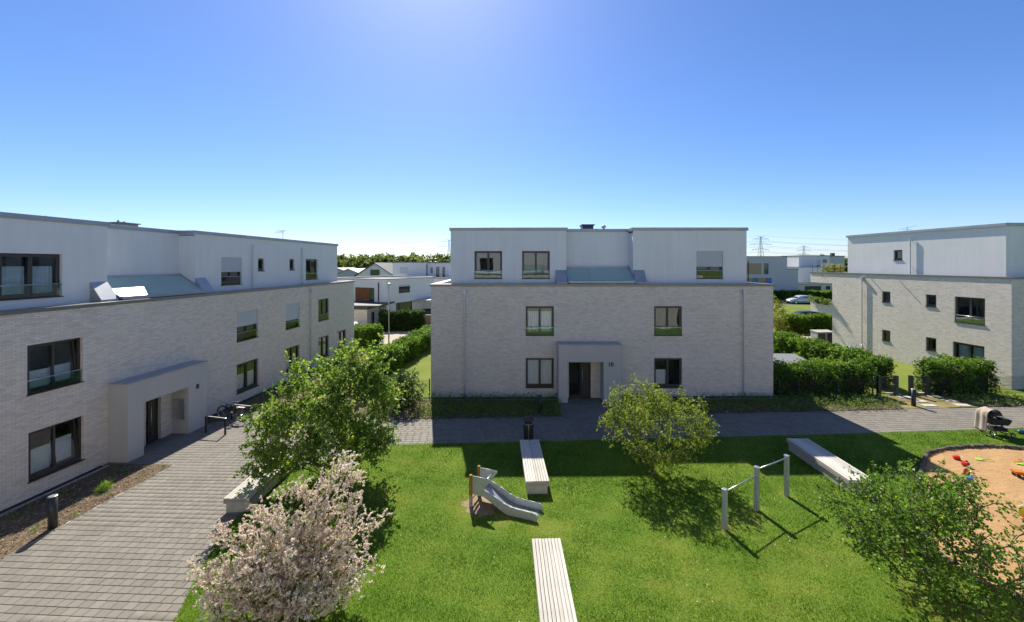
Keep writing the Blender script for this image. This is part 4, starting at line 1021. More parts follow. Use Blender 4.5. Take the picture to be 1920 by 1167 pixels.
# ------------------------------------------------------------------ slide
def slide():
    ox, oy = -1.22, 11.95; a = R(-21); root = empty('slide', (ox, oy, g(ox) + .04), a, 'small stainless steel slide with brown wooden posts on the lawn', 'slide')
    w = .52
    # side profile: (s, z of chute floor, z of side top)
    prof = [(.04, .50, .92), (.34, .50, .90), (.44, .465, .60), (.72, .30, .47), (1.02, .135, .32), (1.22, .065, .255), (1.40, .045, .235), (1.65, .04, .23), (1.95, .035, .225), (2.04, .02, .20)]
    for y in (0.0, w):
        m = MB(); t = .025
        ol = [(.04, .92), (.57, .92), (.61, .90), (.61, .865), (.41, .64), (.395, .60), (.43, .575)] + [(s, zt) for s, zf, zt in prof[3:]] + [(2.07, .19), (2.08, .12), (2.04, -.06), (1.98, -.06), (1.97, .02), (1.92, .03)] + [(s, zf - .075) for s, zf, zt in reversed(prof[3:8])] + [(.42, .37), (.32, .39), (.04, .39)]
        n0 = len(ol); b = [(s, y - t / 2, z) for s, z in ol]; tp = [(s, y + t / 2, z) for s, z in ol]
        m.hexa(b, tp)
        o = m.build('side_panel', M['galv'], root, fixn=True)
        rim = MB(); pts = [(s, y, z) for s, z in ol[:len(prof) - 3 + 7]]; rim.path([Vector(p) for p in pts], .012, 6); rim.build('rim', M['galv'], o, smooth=True)
    m = MB()
    for (s0, f0, _), (s1, f1, _) in zip(prof[:-1], prof[1:]): m.quad((s0, .013, f0), (s1, .013, f1), (s1, w - .013, f1), (s0, w - .013, f0))
    m.quad((2.04, .013, .02), (2.05, .013, -.06), (2.05, w - .013, -.06), (2.04, w - .013, .02))
    o = m.build('chute', M['chute'], root, smooth=True); sm = o.modifiers.new('solid', 'SOLIDIFY'); sm.thickness = .012
    for y in (-.045, w - .0):
        MB().box(-.05, .03, y - .02, y + .065, .36, .96).build('post', M['wood'], root, bevel=.006)
        MB().box(-.05, .03, y - .02, y + .065, -.15, .358).build('post_foot', M['galv'], root, bevel=.006)
    MB().tube((.46, .0, .83), (.46, w, .83), .017, 8).build('grab_bar', M['steel'], root, smooth=True)
    m = MB()
    for z in (.2, .42): m.box(-.035, .015, .02, w - .0, z, z + .045)
    m.build('rung', M['wood'], root)
slide()

# ------------------------------------------------------------------ pull-up bars
pb = [gp(1359, 995.5), gp(1419, 959), gp(1475, 933)]
zb = [g(p[0]) + .03 for p in pb]
root = empty('exercise_bars', (pb[1][0], pb[1][1], zb[1]), 0, 'two steel exercise bars between three grey posts on the lawn', 'exercise bars')
loc = [(p[0] - pb[1][0], p[1] - pb[1][1], z - zb[1]) for p, z in zip(pb, zb)]
for (x, y, z), h in zip(loc, (1.10, 1.27, 1.27)):
    a = math.atan2(loc[2][1] - loc[0][1], loc[2][0] - loc[0][0]); F_ = face_map(x, y, a)
    o = MB().box(-.055, .055, -.055, .055, z - .1, z + h, F_).build('post', M['galv'], root, bevel=.008)
    MB().box(-.062, .062, -.062, .062, z + h + .001, z + h + .02, F_).build('cap', M['steel'], o, bevel=.004)
for i, j, h in ((0, 1, 1.03), (1, 2, 1.20)):
    MB().tube(Vector(loc[i]) + Vector((0, 0, h)), Vector(loc[j]) + Vector((0, 0, h)), .019, 10).build('bar', M['steel'], root, smooth=True)

# ------------------------------------------------------------------ litter bin, bollards
def litter_bin(x, y):
    root = empty('litter_bin', (x, y, g(x) + .036), 0, 'dark round litter bin on the path behind the half-shaded bench', 'litter bin')
    MB().lathe([(.17, 0), (.19, .02), (.205, .10), (.205, .70), (.20, .72)], n=24).build('body', M['anthracite'], root, smooth=True)
    for k in range(3):
        a = R(90 + 120 * k); MB().tube((.16 * math.cos(a), .16 * math.sin(a), .70), (.16 * math.cos(a), .16 * math.sin(a), .86), .012, 6).build('strut', M['anthracite'], root)
    MB().lathe([(.215, .85), (.225, .87), (.20, .93), (.10, .955), (.01, .96)], n=24).build('lid', M['anthracite'], root, smooth=True)
    m = MB(); m.ring((0, 0, .70), .207, .010, (0, 0, 1)); m.build('hoop', M['steel'], root, smooth=True)
    MB().box(-.012, .012, -.216, -.207, .10, .70).build('strip', M['steel'], root)
litter_bin(.68, 16.45)
def bollard(px, py, h, r, label, name='bollard_light', square=False, dz=.04):
    x, y = gp(px, py); root = empty(name, (x, y, g(x) + dz), 0, label, 'bollard', 'bollard lights')
    if square: MB().box(-r, r, -r, r, -.1, h).build('column', M['anthracite'], root, bevel=.006)
    else: MB().lathe([(r, -.1), (r, h)], n=24).build('column', M['anthracite'], root, smooth=True)
    MB().lathe([(r + .006, h + .001), (r + .008, h + .012), (r - .02, h + .02)], n=24).build('cap', M['steel'] if not square else M['anthracite'], root, smooth=True)
bollard(99, 994, .92, .10, 'round grey bollard light with pale cap beside the left building')
bollard(1713, 763, .84, .09, 'grey bollard beside the stepping stones by the garden gates')
bollard(1012, 777, .93, .085, 'dark bollard in the shaded bed left of the door numbered 10')

# ------------------------------------------------------------------ bike racks and bicycle
def rack(px0, py0, px1, py1, label, h=.72):
    (x0, y0), (x1, y1) = gp(px0, py0), gp(px1, py1); a = math.atan2(y1 - y0, x1 - x0); L = math.hypot(x1 - x0, y1 - y0)
    root = empty('bicycle_rack', (x0, y0, g((x0 + x1) / 2) + .036), a, label, 'bicycle rack', 'bicycle racks')
    for s in (0, L): MB().box(s - .03, s + .03, -.03, .03, -.08, h).build('post', M['anthracite'], root, bevel=.004)
    MB().box(-.03, L + .03, -.03, .03, h + .001, h + .035).build('rail', M['steel'], root, bevel=.004)
rack(386, 813.6, 422.3, 817, 'bicycle rack hoop standing free nearest the porch numbered 8')
rack(434, 789, 471.3, 791.5, 'bicycle rack hoop with the bicycle leaning on it')
def bicycle():
    f0, r0 = Vector((-14.02, 19.28, 0)), Vector((-12.92, 19.02, 0)); a = math.atan2((r0 - f0).y, (r0 - f0).x)
    root = empty('bicycle', (f0.x, f0.y, g(-13.4) + .036), a, 'black bicycle parked at the rack beside the left building', 'bicycle')
    Rw = .34; fx, rx = 0.0, 1.10
    for x in (fx, rx):
        w = MB().ring((x, 0, Rw), Rw - .02, .020, (0, 1, 0), 32, 6).build('wheel', M['rubber'], root, smooth=True)
        s = MB()
        for k in range(14):
            t = 2 * math.pi * k / 14; s.tube((x, .015 * (-1) ** k, Rw), (x + (Rw - .03) * math.cos(t), 0, Rw + (Rw - .03) * math.sin(t)), .0025, 4, caps=False)
        s.ring((x, 0, Rw), Rw - .042, .009, (0, 1, 0), 32, 4); s.tube((x, -.04, Rw), (x, .04, Rw), .02, 8); s.build('spokes', M['steel'], w)
        fd = MB(); pts = [Vector((x + (Rw + .03) * math.cos(t), 0, Rw + (Rw + .03) * math.sin(t))) for t in np.linspace(R(15), R(170), 10)]; fd.path(pts, .016, 5); fd.build('mudguard', M['black'], root)
    bb = (.68, 0, .30); st = (.78, 0, .78); hd = (.20, 0, .80); hd2 = (.23, 0, .66)
    m = MB()
    for p, q, r_ in ((bb, st, .018), (hd2, bb, .022), (hd, (.76, 0, .70), .018), (bb, (rx, .05, Rw), .011), (bb, (rx, -.05, Rw), .011), ((.77, 0, .72), (rx, .05, Rw), .009), ((.77, 0, .72), (rx, -.05, Rw), .009), (hd, hd2, .022), (hd2, (fx, .05, Rw), .014), (hd2, (fx, -.05, Rw), .014)): m.tube(p, q, r_, 8)
    m.build('frame', M['anthracite'], root, smooth=True)
    m = MB(); m.tube((.78, 0, .78), (.80, 0, .90), .013, 8); m.build('seat_post', M['steel'], root)
    m = MB(); m.hexa([(.66, -.03, .90), (.94, -.09, .90), (.94, .09, .90), (.66, .03, .90)], [(.66, -.025, .94), (.95, -.085, .965), (.95, .085, .965), (.66, .025, .94)]); m.build('saddle', M['black'], root, bevel=.015)
    m = MB(); m.tube(hd, (.17, 0, 1.0), .014, 8); m.path([Vector(p) for p in ((.36, -.29, 1.03), (.22, -.27, 1.06), (.15, -.1, 1.02), (.15, .1, 1.02), (.22, .27, 1.06), (.36, .29, 1.03))], .012, 8); m.build('handlebar', M['steel'], root, smooth=True)
    m = MB(); m.box(.86, 1.28, -.06, .06, .70, .715); m.tube((1.2, .05, .70), (rx, .05, Rw), .006, 5); m.tube((1.2, -.05, .70), (rx, -.05, Rw), .006, 5); m.build('carrier', M['galv'], root)
    m = MB(); m.ring(bb, .09, .006, (0, 1, 0), 20, 4); m.tube((.68, -.08, .30), (.68, .08, .30), .016, 6); m.box(.66, .70, .08, .095, .12, .31); m.box(.66, .70, -.095, -.08, .29, .48); m.box(.63, .73, .095, .18, .10, .125); m.box(.63, .73, -.18, -.095, .475, .50); m.build('crank', M['steel'], root)
    MB().lathe([(.03, 0), (.035, .02), (.01, .05)], (1.30, 0, .74), 8).build('rear_lamp', M['red'], root); MB().lathe([(.035, 0), (.04, .03), (.015, .06)], (.12, 0, .86), 8).build('front_lamp', M['steel'], root)
bicycle()

# ------------------------------------------------------------------ fences and gates, stepping stones
def mesh_fence(label, p, q, h, posts, name='wire_fence'):
    a = math.atan2(q[1] - p[1], q[0] - p[0]); L = math.hypot(q[0] - p[0], q[1] - p[1]); z0 = g(p[0]); dz = (g(q[0]) - z0) / L
    root = empty(name, (p[0], p[1], z0 + .03), a, label, 'fence')
    for s in posts: MB().box(s - .03, s + .03, -.02, .02, -.1 + dz * s, h + .06 + dz * s).build('post', M['anthracite'], root, bevel=.003)
    m = MB()
    for s in np.arange(.06, L, .06): m.box(s - .003, s + .003, -.003, .003, .06 + dz * s, h + dz * s)
    for z in np.arange(.08, h, .2):
        m.hexa([(0, -.012, z), (L, -.012, z + dz * L), (L, -.004, z + dz * L), (0, -.004, z)], [(0, -.012, z + .008), (L, -.012, z + dz * L + .008), (L, -.004, z + dz * L + .008), (0, -.004, z + .008)])
    m.build('wire_panel', M['anthracite'], root); return root
mesh_fence('dark wire fence in front of the hedge right of the centre building', (14.42, 21.48), (19.72, 21.62), .95, (0.03, 1.1, 3.25, 5.2))
mesh_fence('dark wire fence in front of the hedge by the right building', (22.6, 21.5), (28.1, 21.62), 1.0, (1.9, 5.35))
mesh_fence('short wire fence at the left corner of the centre building', (-5.9, 21.9), (-4.5, 21.9), .95, (.03, 1.35))
def gate(label, x0, x1, y, h=1.02):
    z = g((x0 + x1) / 2) + .04; root = empty('garden_gate', (x0, y, z), 0, label, 'gate', 'garden gates'); W = x1 - x0
    for s in (0, W): MB().box(s - .075, s + .075, -.075, .075, -.1, h + .06).build('post', M['anthracite'], root, bevel=.005)
    m = MB(); a, b = .10, W - .10
    m.box(a, a + .04, -.02, .02, .08, h); m.box(b - .04, b, -.02, .02, .08, h); m.box(a + .04, b - .04, -.02, .02, h - .04, h); m.box(a + .04, b - .04, -.02, .02, .08, .12)
    lf = m.build('gate_frame', M['anthracite'], root)
    m = MB()
    for s in np.arange(a + .09, b - .04, .05): m.box(s - .003, s + .003, -.003, .003, .12, h - .04)
    for zz in np.arange(.3, h - .05, .2): m.box(a + .04, b - .04, -.010, -.004, zz, zz + .008)
    m.build('wire_panel', M['anthracite'], lf)
    MB().tube((b - .02, -.06, .62), (b - .12, -.06, .62), .01, 6).build('latch_handle', M['steel'], lf)
gate('left garden gate in front of the end of the long hedge', 19.95, 20.90, 21.62); gate('right garden gate beside the right hedge', 21.66, 22.55, 21.58)
for row, lst in (('left gate', ((1674, 740), (1696.6, 747), (1723, 754.5), (1742, 762.6))), ('right gate', ((1733, 739), (1754, 746), (1782.5, 753.7), (1804, 762)))):
    for i, (px, py) in enumerate(lst):
        x, y = gp(px, py); w, d = .66, .30; b = []; t_p = []
        m = MB(); m.box(-w / 2, w / 2, -d / 2, d / 2, -.05, .035)
        o = m.build('stepping_stone', M['stone'], None, bevel=.012); o.location = (x, y, g(x) + .042); o.rotation_euler = (0, 0, random.uniform(-.04, .04))
        tag(o, ('first', 'second', 'third', 'fourth')[i] + ' flat stepping stone counted from the ' + row, 'stepping stone', 'stepping stones')

# ------------------------------------------------------------------ sand pit border and toys
def resample(poly, step):
    out = []; n = len(poly); acc = 0.0
    for i in range(n):
        p, q = Vector(poly[i]), Vector(poly[(i + 1) % n]); L = (q - p).length; t = acc
        while t < L: out.append((p + (q - p) * (t / L), (q - p).normalized())); t += step
        acc = t - L
    return out
root = empty('sand_pit_border', (PIT[0][0], PIT[0][1], g(PIT[0][0])), 0, 'low border of dark upright wooden stakes round the sand pit', 'border')
sm_ = MB().lathe([(.065, -.2), (.065, .16), (.052, .185), (.01, .19)], n=8); sme2 = None
for i, (p, d) in enumerate(resample(PIT, .14)):
    if i >= 292: break
    if sme2 is None: o = sm_.build('stake', M['stake'], root); sme2 = o.data
    else: o = bpy.data.objects.new('stake', sme2); COL.objects.link(o); o.parent = root
    o.location = (p.x - PIT[0][0], p.y - PIT[0][1], g(p.x) - g(PIT[0][0]) + random.uniform(-.03, .02)); o.rotation_euler = (random.uniform(-.05, .05), random.uniform(-.05, .05), random.uniform(0, 3))
def toy_bucket(px, py, mat, label, tilt=(0, 0, 0), s=1.0):
    x, y = gp(px, py); root = empty('toy_bucket', (x, y, g(x) + .075 + (.07 * s if abs(tilt[0]) + abs(tilt[1]) > .6 else 0)), 0, label, 'toy', 'sand toys'); root.rotation_euler = tilt
    m = MB().lathe([(.07 * s, 0), (.10 * s, .17 * s), (.108 * s, .175 * s), (.108 * s, .185 * s), (.094 * s, .18 * s), (.066 * s, .012)], n=16); m.f.pop(); m.f.append(tuple(range(len(m.v) - 16, len(m.v)))); m.build('pail', M[mat], root, smooth=True)
    h = MB(); h.path([Vector((.105 * s * math.cos(t), .03 * s, .18 * s + .10 * s * math.sin(t))) for t in np.linspace(0, math.pi, 9)], .006, 5); h.build('handle', M['paint_white'], root)
def toy_shovel(px, py, mat, label, rz=0.0, s=1.0):
    x, y = gp(px, py); root = empty('toy_shovel', (x, y, g(x) + .085), rz, label, 'toy', 'sand toys')
    m = MB(); m.hexa([(-.055 * s, 0, 0), (.055 * s, 0, 0), (.04 * s, .13 * s, .01), (-.04 * s, .13 * s, .01)], [(-.06 * s, 0, .03), (.06 * s, 0, .03), (.04 * s, .13 * s, .018), (-.04 * s, .13 * s, .018)]); m.build('blade', M[mat], root)
    m = MB(); m.tube((0, -.2 * s, .05), (0, .01, .02), .012, 6); m.tube((-.04 * s, -.2 * s, .05), (.04 * s, -.2 * s, .05), .012, 6); m.build('handle', M[mat], root)
toy_bucket(1787, 865, 'red', 'red toy bucket lying in the sand nearest the pit border', (R(75), 0, R(60)), .9)
toy_bucket(1804, 877, 'red', 'red toy bucket tipped over, middle of the row of three', (R(60), 0, R(20)), .9)
toy_bucket(1811, 894, 'red', 'red toy bucket standing just above the blue one', (R(12), R(8), 0), .95)
toy_bucket(1811, 905, 'blue', 'blue toy bucket tipped over below the red one', (R(65), 0, R(40)), .85)
toy_shovel(1782, 910, 'blue', 'blue toy shovel lying beside the tree leaves', R(50), 1.2)
toy_shovel(1841, 867, 'lime', 'lime green toy shovel lying in the middle of the sand', R(75), 1.5)
toy_shovel(1907, 870, 'orange', 'small orange toy shovel near the far pit border', R(110), 1.1)
toy_shovel(1917, 876, 'lime', 'lime green toy shovel at the right edge of the picture', R(60), 1.2)
def toy_truck(px, py):
    x, y = gp(px, py); root = empty('toy_truck', (x, y, g(x) + .08), R(-20), 'orange toy tipper truck in the sand at the right edge', 'toy', 'sand toys')
    m = MB(); m.hexa([(-.16, -.09, .09), (.08, -.09, .09), (.08, .09, .09), (-.16, .09, .09)], [(-.21, -.12, .2), (.09, -.12, .2), (.09, .12, .2), (-.21, .12, .2)]); m.build('tipper', M['orange'], root, bevel=.008)
    m = MB(); m.box(.10, .22, -.09, .09, .06, .23); m.build('cab', M['yellow'], root, bevel=.02)
    for sx_ in (-.11, .14):
        for sy in (-.1, .1): MB().tube((sx_, sy - .02, .055), (sx_, sy + .02, .055), .055, 12).build('wheel', M['rubber'], root)
toy_truck(1914, 899)
toy_bucket(1919, 972, 'yellow', 'yellow toy bucket at the right edge of the sand', (R(10), 0, 0), 1.2)

# ------------------------------------------------------------------ pram
def pram():
    x, y = gp(1870, 817); root = empty('pram', (x, y, g(x) + .042), R(-10), 'black pram with a beige cloth over its handle at the edge of the path', 'pram'); root.scale = (.82, .82, .92)
    for sx_, r_ in ((-.42, .15), (.42, .11)):
        for sy in (-.28, .28):
            w = MB().ring((sx_, sy, r_), r_ - .02, .022, (0, 1, 0), 22, 6).build('wheel', M['rubber'], root, smooth=True)
            s = MB()
            for k in range(6): t = math.pi * k / 3; s.tube((sx_, sy, r_), (sx_ + (r_ - .03) * math.cos(t), sy, r_ + (r_ - .03) * math.sin(t)), .008, 5)
            s.ring((sx_, sy, r_), r_ - .045, .012, (0, 1, 0), 18, 5); s.build('rim', M['steel'], w)
    m = MB()
    for sy in (-.24, .24):
        m.tube((-.42, sy, .15), (.05, sy, .52), .017, 8); m.tube((.42, sy, .11), (-.05, sy, .50), .017, 8); m.tube((.0, sy, .50), (-.62, sy, 1.02), .017, 8)
    m.tube((-.62, -.24, 1.02), (-.62, .24, 1.02), .02, 8); m.tube((-.42, -.28, .15), (-.42, .28, .15), .014, 6); m.tube((.42, -.28, .11), (.42, .28, .11), .014, 6); m.build('chassis', M['anthracite'], root, smooth=True)
    m = MB(); m.hexa([(-.36, -.17, .46), (.36, -.17, .46), (.36, .17, .46), (-.36, .17, .46)], [(-.46, -.22, .74), (.50, -.21, .70), (.50, .21, .70), (-.46, .22, .74)]); m.build('carry_cot', M['black'], root, bevel=.05)
    m = MB(); m.hexa([(.02, -.215, .705), (.49, -.205, .705), (.49, .205, .705), (.02, .215, .735)], [(.02, -.19, .80), (.44, -.18, .755), (.44, .18, .755), (.02, .19, .80)]); m.build('foot_cover', M['black'], root, bevel=.03)
    m = MB(); N, K = 9, 9
    for i in range(N):
        for j in range(K):
            t0, t1 = R(8 + 105 * i / N), R(8 + 105 * (i + 1) / N); u0, u1 = -.235 + .47 * j / K, -.235 + .47 * (j + 1) / K
            f = lambda t, u: (-.10 - .36 * math.cos(t), u, .74 + .40 * math.sin(t) * math.sqrt(max(0.05, 1 - (u / .26) ** 2)) + .012 * math.cos(t * 14))
            m.quad(f(t0, u0), f(t0, u1), f(t1, u1), f(t1, u0))
    o = m.build('canopy', M['black'], root, smooth=True); so = o.modifiers.new('s', 'SOLIDIFY'); so.thickness = .015
    m = MB(); m.box(-.32, .30, -.2, .2, .20, .36); m.build('basket', M['black'], root, bevel=.04)
    # cloth hanging over handle and canopy back
    m = MB(); N, K = 16, 12
    prof_ = [(-.30, 1.18), (-.36, 1.19), (-.44, 1.17), (-.52, 1.14), (-.62, 1.07), (-.68, 1.0), (-.70, .85), (-.71, .65), (-.73, .45), (-.76, .25), (-.78, .18)]
    for i in range(len(prof_) - 1):
        for j in range(K):
            def f(i_, j_):
                s_, z = prof_[i_]; u = -.25 + .50 * j_ / K; return (s_ + .03 * math.sin(j_ * .9 + i_ * .15) * min(1, i_ / 4), u * (1 + .02 * i_), z + .015 * math.sin(j_ * .8 + i_ * .5) - .25 * max(0, abs(u) - .22))
            m.quad(f(i, j), f(i, j + 1), f(i + 1, j + 1), f(i + 1, j))
    o = m.build('cloth', M['cloth'], root, smooth=True); so = o.modifiers.new('s', 'SOLIDIFY'); so.thickness = .012
pram()
m = MB().lathe([(.02, .0), (.17, .02), (.20, .10), (.13, .18), (.02, .20)], n=14)
m.v = [(x * 1.5 + random.uniform(-.02, .02), y + random.uniform(-.02, .02), z + random.uniform(-.015, .015)) for x, y, z in m.v]
m.v = [(x * .55, y * .7, z * .7) for x, y, z in m.v]
o = m.build('jacket', M['navy'], None, smooth=True); bx_, by_ = gp(1916, 815); o.location = (bx_, by_, g(bx_) + .05); tag(o, 'dark blue jacket lying on the grass beside the pram', 'jacket')

# ------------------------------------------------------------------ garden things right of the centre building
root = empty('garden_box', (17.3, 25.6, g(18)), R(-3), 'low garden box with ribbed grey metal lid behind the hedge', 'garden box')
MB().box(0, 2.1, 0, 1.9, -.05, .74).build('body', M['stone'], root)
m = MB()
for k in range(14):
    s0 = -.08 + 2.26 * k / 14; m.hexa([(s0, -.08, .76), (s0 + .15, -.08, .76), (s0 + .15, 2.0, .98), (s0, 2.0, .98)], [(s0 + .03, -.08, .80), (s0 + .12, -.08, .80), (s0 + .12, 2.0, 1.02), (s0 + .03, 2.0, 1.02)])
m.box(-.08, 2.18, -.08, -.06, .742, .758); m.build('lid', M['lid'], root)
for i, (x, lab) in enumerate(((27.15, 'left grey wheeled bin box beside the right building'), (27.95, 'right grey wheeled bin box touching the right building'))):
    root = empty('bin_box', (x, 35.3, g(x)), R(2), lab, 'bin box', 'bin boxes')
    MB().box(0, .74, 0, .8, 0, 1.02).build('body', M['grey_plaster'], root, bevel=.01); MB().hexa([(-.03, -.03, 1.022), (.77, -.03, 1.022), (.77, .83, 1.022), (-.03, .83, 1.022)], [(-.03, -.03, 1.06), (.77, -.03, 1.06), (.77, .83, 1.14), (-.03, .83, 1.14)]).build('lid', M['concrete'], root); MB().box(.05, .69, -.02, -.003, .08, .96).build('door', M['anthracite'], root)
def mower():
    x, y = 27.35, 32.1; root = empty('lawn_mower', (x, y, g(x) + .03), R(200), 'small blue lawn mower against the wall of the right building', 'lawn mower')
    MB().box(-.25, .25, -.2, .2, .10, .26).build('deck', M['anthracite'], root, bevel=.03); MB().lathe([(.16, .26), (.17, .32), (.12, .42), (.02, .44)], n=12).build('engine', M['blue'], root, smooth=True)
    for sx_ in (-.24, .24):
        for sy in (-.23, .23): MB().tube((sx_, sy - .02, .09), (sx_, sy + .02, .09), .09, 12).build('wheel', M['rubber'], root)
    MB().path([Vector(p) for p in ((-.2, -.18, .25), (-.85, -.18, .95), (-.85, .18, .95), (-.2, .18, .25))], .012, 6).build('handle', M['anthracite'], root)
mower()
m = MB()
tag(hedge('row of plants along the balcony of the right building', (27.66, 36.7), (27.72, 34.7), .35, .42, 46, mat='cover_leaf', name='balcony_plants', cat='plants', dens=1.2, L=.08, W=.045, rough=.12), None)
bpy.data.objects['balcony_plants'].location.z = .21 + 3.55

# ------------------------------------------------------------------ cars
def car(label, x, y, rz, paint, L=4.6, name='parked_car'):
    root = empty(name, (x, y, g(x) + .015), rz, label, 'car', 'parked cars')
    # stations: s, z low, z belt, z top, half width at belt, half width at top
    st = [(-2.28, .42, .66, .70, .62, .55), (-2.18, .30, .76, .86, .78, .70), (-2.0, .24, .84, 1.05, .85, .66), (-1.7, .22, .88, 1.36, .88, .60), (-1.1, .20, .90, 1.46, .89, .61), (-.3, .20, .90, 1.49, .89, .62), (.3, .20, .90, 1.45, .89, .61), (.7, .20, .91, 1.28, .89, .62), (1.15, .20, .92, .97, .88, .68), (1.6, .22, .86, .90, .87, .66), (2.0, .26, .76, .79, .82, .60), (2.22, .34, .62, .66, .70, .5), (2.30, .42, .55, .58, .58, .45)]
    k = L / 4.6; m = MB(); rings = []
    for s, zl, zb_, zt, wb, wt in st:
        n0 = len(m.v); ring = []
        for (yy, zz) in ((-wb * .94, zl), (-wb, (zl + zb_) / 2), (-wb * .985, zb_), (-wt, zt - .05 if zt - zb_ > .15 else zt - .01), (-wt * .7, zt), (wt * .7, zt), (wt, zt - .05 if zt - zb_ > .15 else zt - .01), (wb * .985, zb_), (wb, (zl + zb_) / 2), (wb * .94, zl)):
            m.v.append((s * k, yy, zz)); ring.append(len(m.v) - 1)
        rings.append(ring)
    for r0_, r1_ in zip(rings[:-1], rings[1:]):
        for i in range(10): j = (i + 1) % 10; m.f.append((r0_[i], r0_[j], r1_[j], r1_[i]))
    m.f.append(tuple(rings[0])); m.f.append(tuple(reversed(rings[-1])))
    m.build('body', paint, root, smooth=True, fixn=True)
    S = {s[0]: s for s in st}
    for sy in (-1, 1):
        for a_, b_, pa, pb_ in ((-1.62, -1.12, -1.7, -1.1), (-1.02, -.32, -1.1, -.3), (-.24, .66, -.3, .7)):
            def q(s, top):
                i = max(j for j in range(len(st)) if st[j][0] <= s); A, B = st[i], st[min(i + 1, len(st) - 1)]; t = (s - A[0]) / (B[0] - A[0])
                zb_, zt, wb, wt = (A[n] + (B[n] - A[n]) * t for n in (2, 3, 4, 5)); u = .10 if not top else .84
                return (s * k, sy * ((wb * .985) + (wt - wb * .985) * u + .006), zb_ + (zt - .05 - zb_) * u)
            MB().quad(q(a_, 0), q(b_, 0), q(b_ - (.1 if b_ > .5 else 0), 1), q(a_ + (.12 if a_ < -1.5 else 0), 1)).build('side_window', M['glass_far'], root)
        for s in (-1.38, 1.38):
            w = MB().tube((s * k, sy * .70, .32), (s * k, sy * .905, .32), .32, 20).build('wheel', M['rubber'], root, smooth=True); MB().tube((s * k, sy * .906, .32), (s * k, sy * .915, .32), .21, 14).build('rim', M['steel'], w)
        MB().box(2.06 * k, 2.2 * k, sy * .56 - .14, sy * .56 + .14, .60, .71).build('headlight', M['glass_far'], root, bevel=.03); MB().box(-2.27 * k, -2.14 * k, sy * .62 - .12, sy * .62 + .12, .70, .82).build('tail_light', M['red'], root, bevel=.03)
    MB().quad((.74 * k, -.56, 1.275), (.74 * k, .56, 1.275), (1.12 * k, .64, 1.0), (1.12 * k, -.64, 1.0)).build('windscreen', M['glass_far'], root)
    MB().quad((-1.75 * k, -.52, 1.33), (-1.75 * k, .52, 1.33), (-1.99 * k, .58, 1.08), (-1.99 * k, -.58, 1.08)).build('rear_window', M['glass_far'], root)
car('silver estate car parked on the road before the garages', 51.5, 71.0, R(180), M['paint_silver'])
car('dark car parked behind the bright hedge', 34.8, 47.5, R(178), M['paint_dark'])
car('dark car under the carport of the white houses', -11.6, 53.9, R(160), M['paint_dark'])
car('white car parked at the end of the long left building', -17.2, 42.6, R(100), M['paint_white'])

# ------------------------------------------------------------------ far houses
def fwin(root, F, s0, s1, z0, z1, shutter=None, mat='frame', pane='glass_far'):
    m = MB(); d0, d1 = .02, .10; w = .07
    m.box(s0, s0 + w, d0, d1, z0, z1, F); m.box(s1 - w, s1, d0, d1, z0, z1, F); m.box(s0 + w, s1 - w, d0, d1, z1 - w, z1, F); m.box(s0 + w, s1 - w, d0, d1, z0, z0 + w, F)
    o = m.build('window', M[mat], root)
    MB().quad(F(s0 + w, .07, z0 + w), F(s1 - w, .07, z0 + w), F(s1 - w, .07, z1 - w), F(s0 + w, .07, z1 - w)).build('pane', M[pane], o)
    if shutter:
        n = MB(); k = max(2, int((z1 - z0) * shutter / .12))
        for i in range(k): za = z1 - (z1 - z0) * shutter * i / k; n.box(s0 + .01, s1 - .01, .012, .035, za - (z1 - z0) * shutter / k + .008, za, F)
        n.build('roller_shutter', M['shutter'], o)
def fblock(root, x0, x1, y0, y1, z0, z1, mat, ops=(), lops=(), rops=(), edge='zinc', wname='wall', eh=.14):
    """flat-roofed block; openings on front (ops), left end (lops), right end (rops)"""
    F0 = lambda s, d, z: (s, y0 + d, z); FR = lambda s, d, z: (x1 - d, y0 + s, z); FL = lambda s, d, z: (x0 + d, y0 + s, z)
    m = MB(); wall(m, F0, x0, x1, z0, z1, [o[:4] for o in ops], .12); wall(m, FR, 0, y1 - y0, z0, z1, [o[:4] for o in rops], .12); wall(m, FL, 0, y1 - y0, z0, z1, [o[:4] for o in lops], .12)
    m.quad((x0, y1, z0), (x1, y1, z0), (x1, y1, z1), (x0, y1, z1)); m.build(wname, M[mat], root)
    for F_, L_ in ((F0, ops), (FR, rops), (FL, lops)):
        for o in L_:
            if len(o) > 4 and o[4] == 'panel': MB().box(o[0] + .01, o[1] - .01, .03, .09, o[2] + .01, o[3] - .01, F_).build('panel', M[o[5]], root)
            else: fwin(root, F_, *o[:4], **(o[4] if len(o) > 4 else {}))
    m = MB(); e = .08; t = .3
    m.box(x0 - e, x1 + e, y0 - e, y0 + t, z1 + .002, z1 + eh); m.box(x0 - e, x1 + e, y1 - t, y1 + e, z1 + .002, z1 + eh); m.box(x0 - e, x0 + t, y0 + t, y1 - t, z1 + .002, z1 + eh); m.box(x1 - t, x1 + e, y0 + t, y1 - t, z1 + .002, z1 + eh)
    m.build('roof_edge', M[edge], root); MB().box(x0 + .02, x1 - .02, y0 + .02, y1 - .02, z1 - .12, z1 - .05).build('roof', M['roof_gravel'], root)
def house(label, x, y, rz=0.0): return empty('house', (x, y, g(x)), rz, label, 'house')
def fpipe(root, x, y, z0, z1): MB().tube((x, y, z0), (x, y, z1), .055, 8).build('downpipe', M['anthracite'], root, smooth=True)

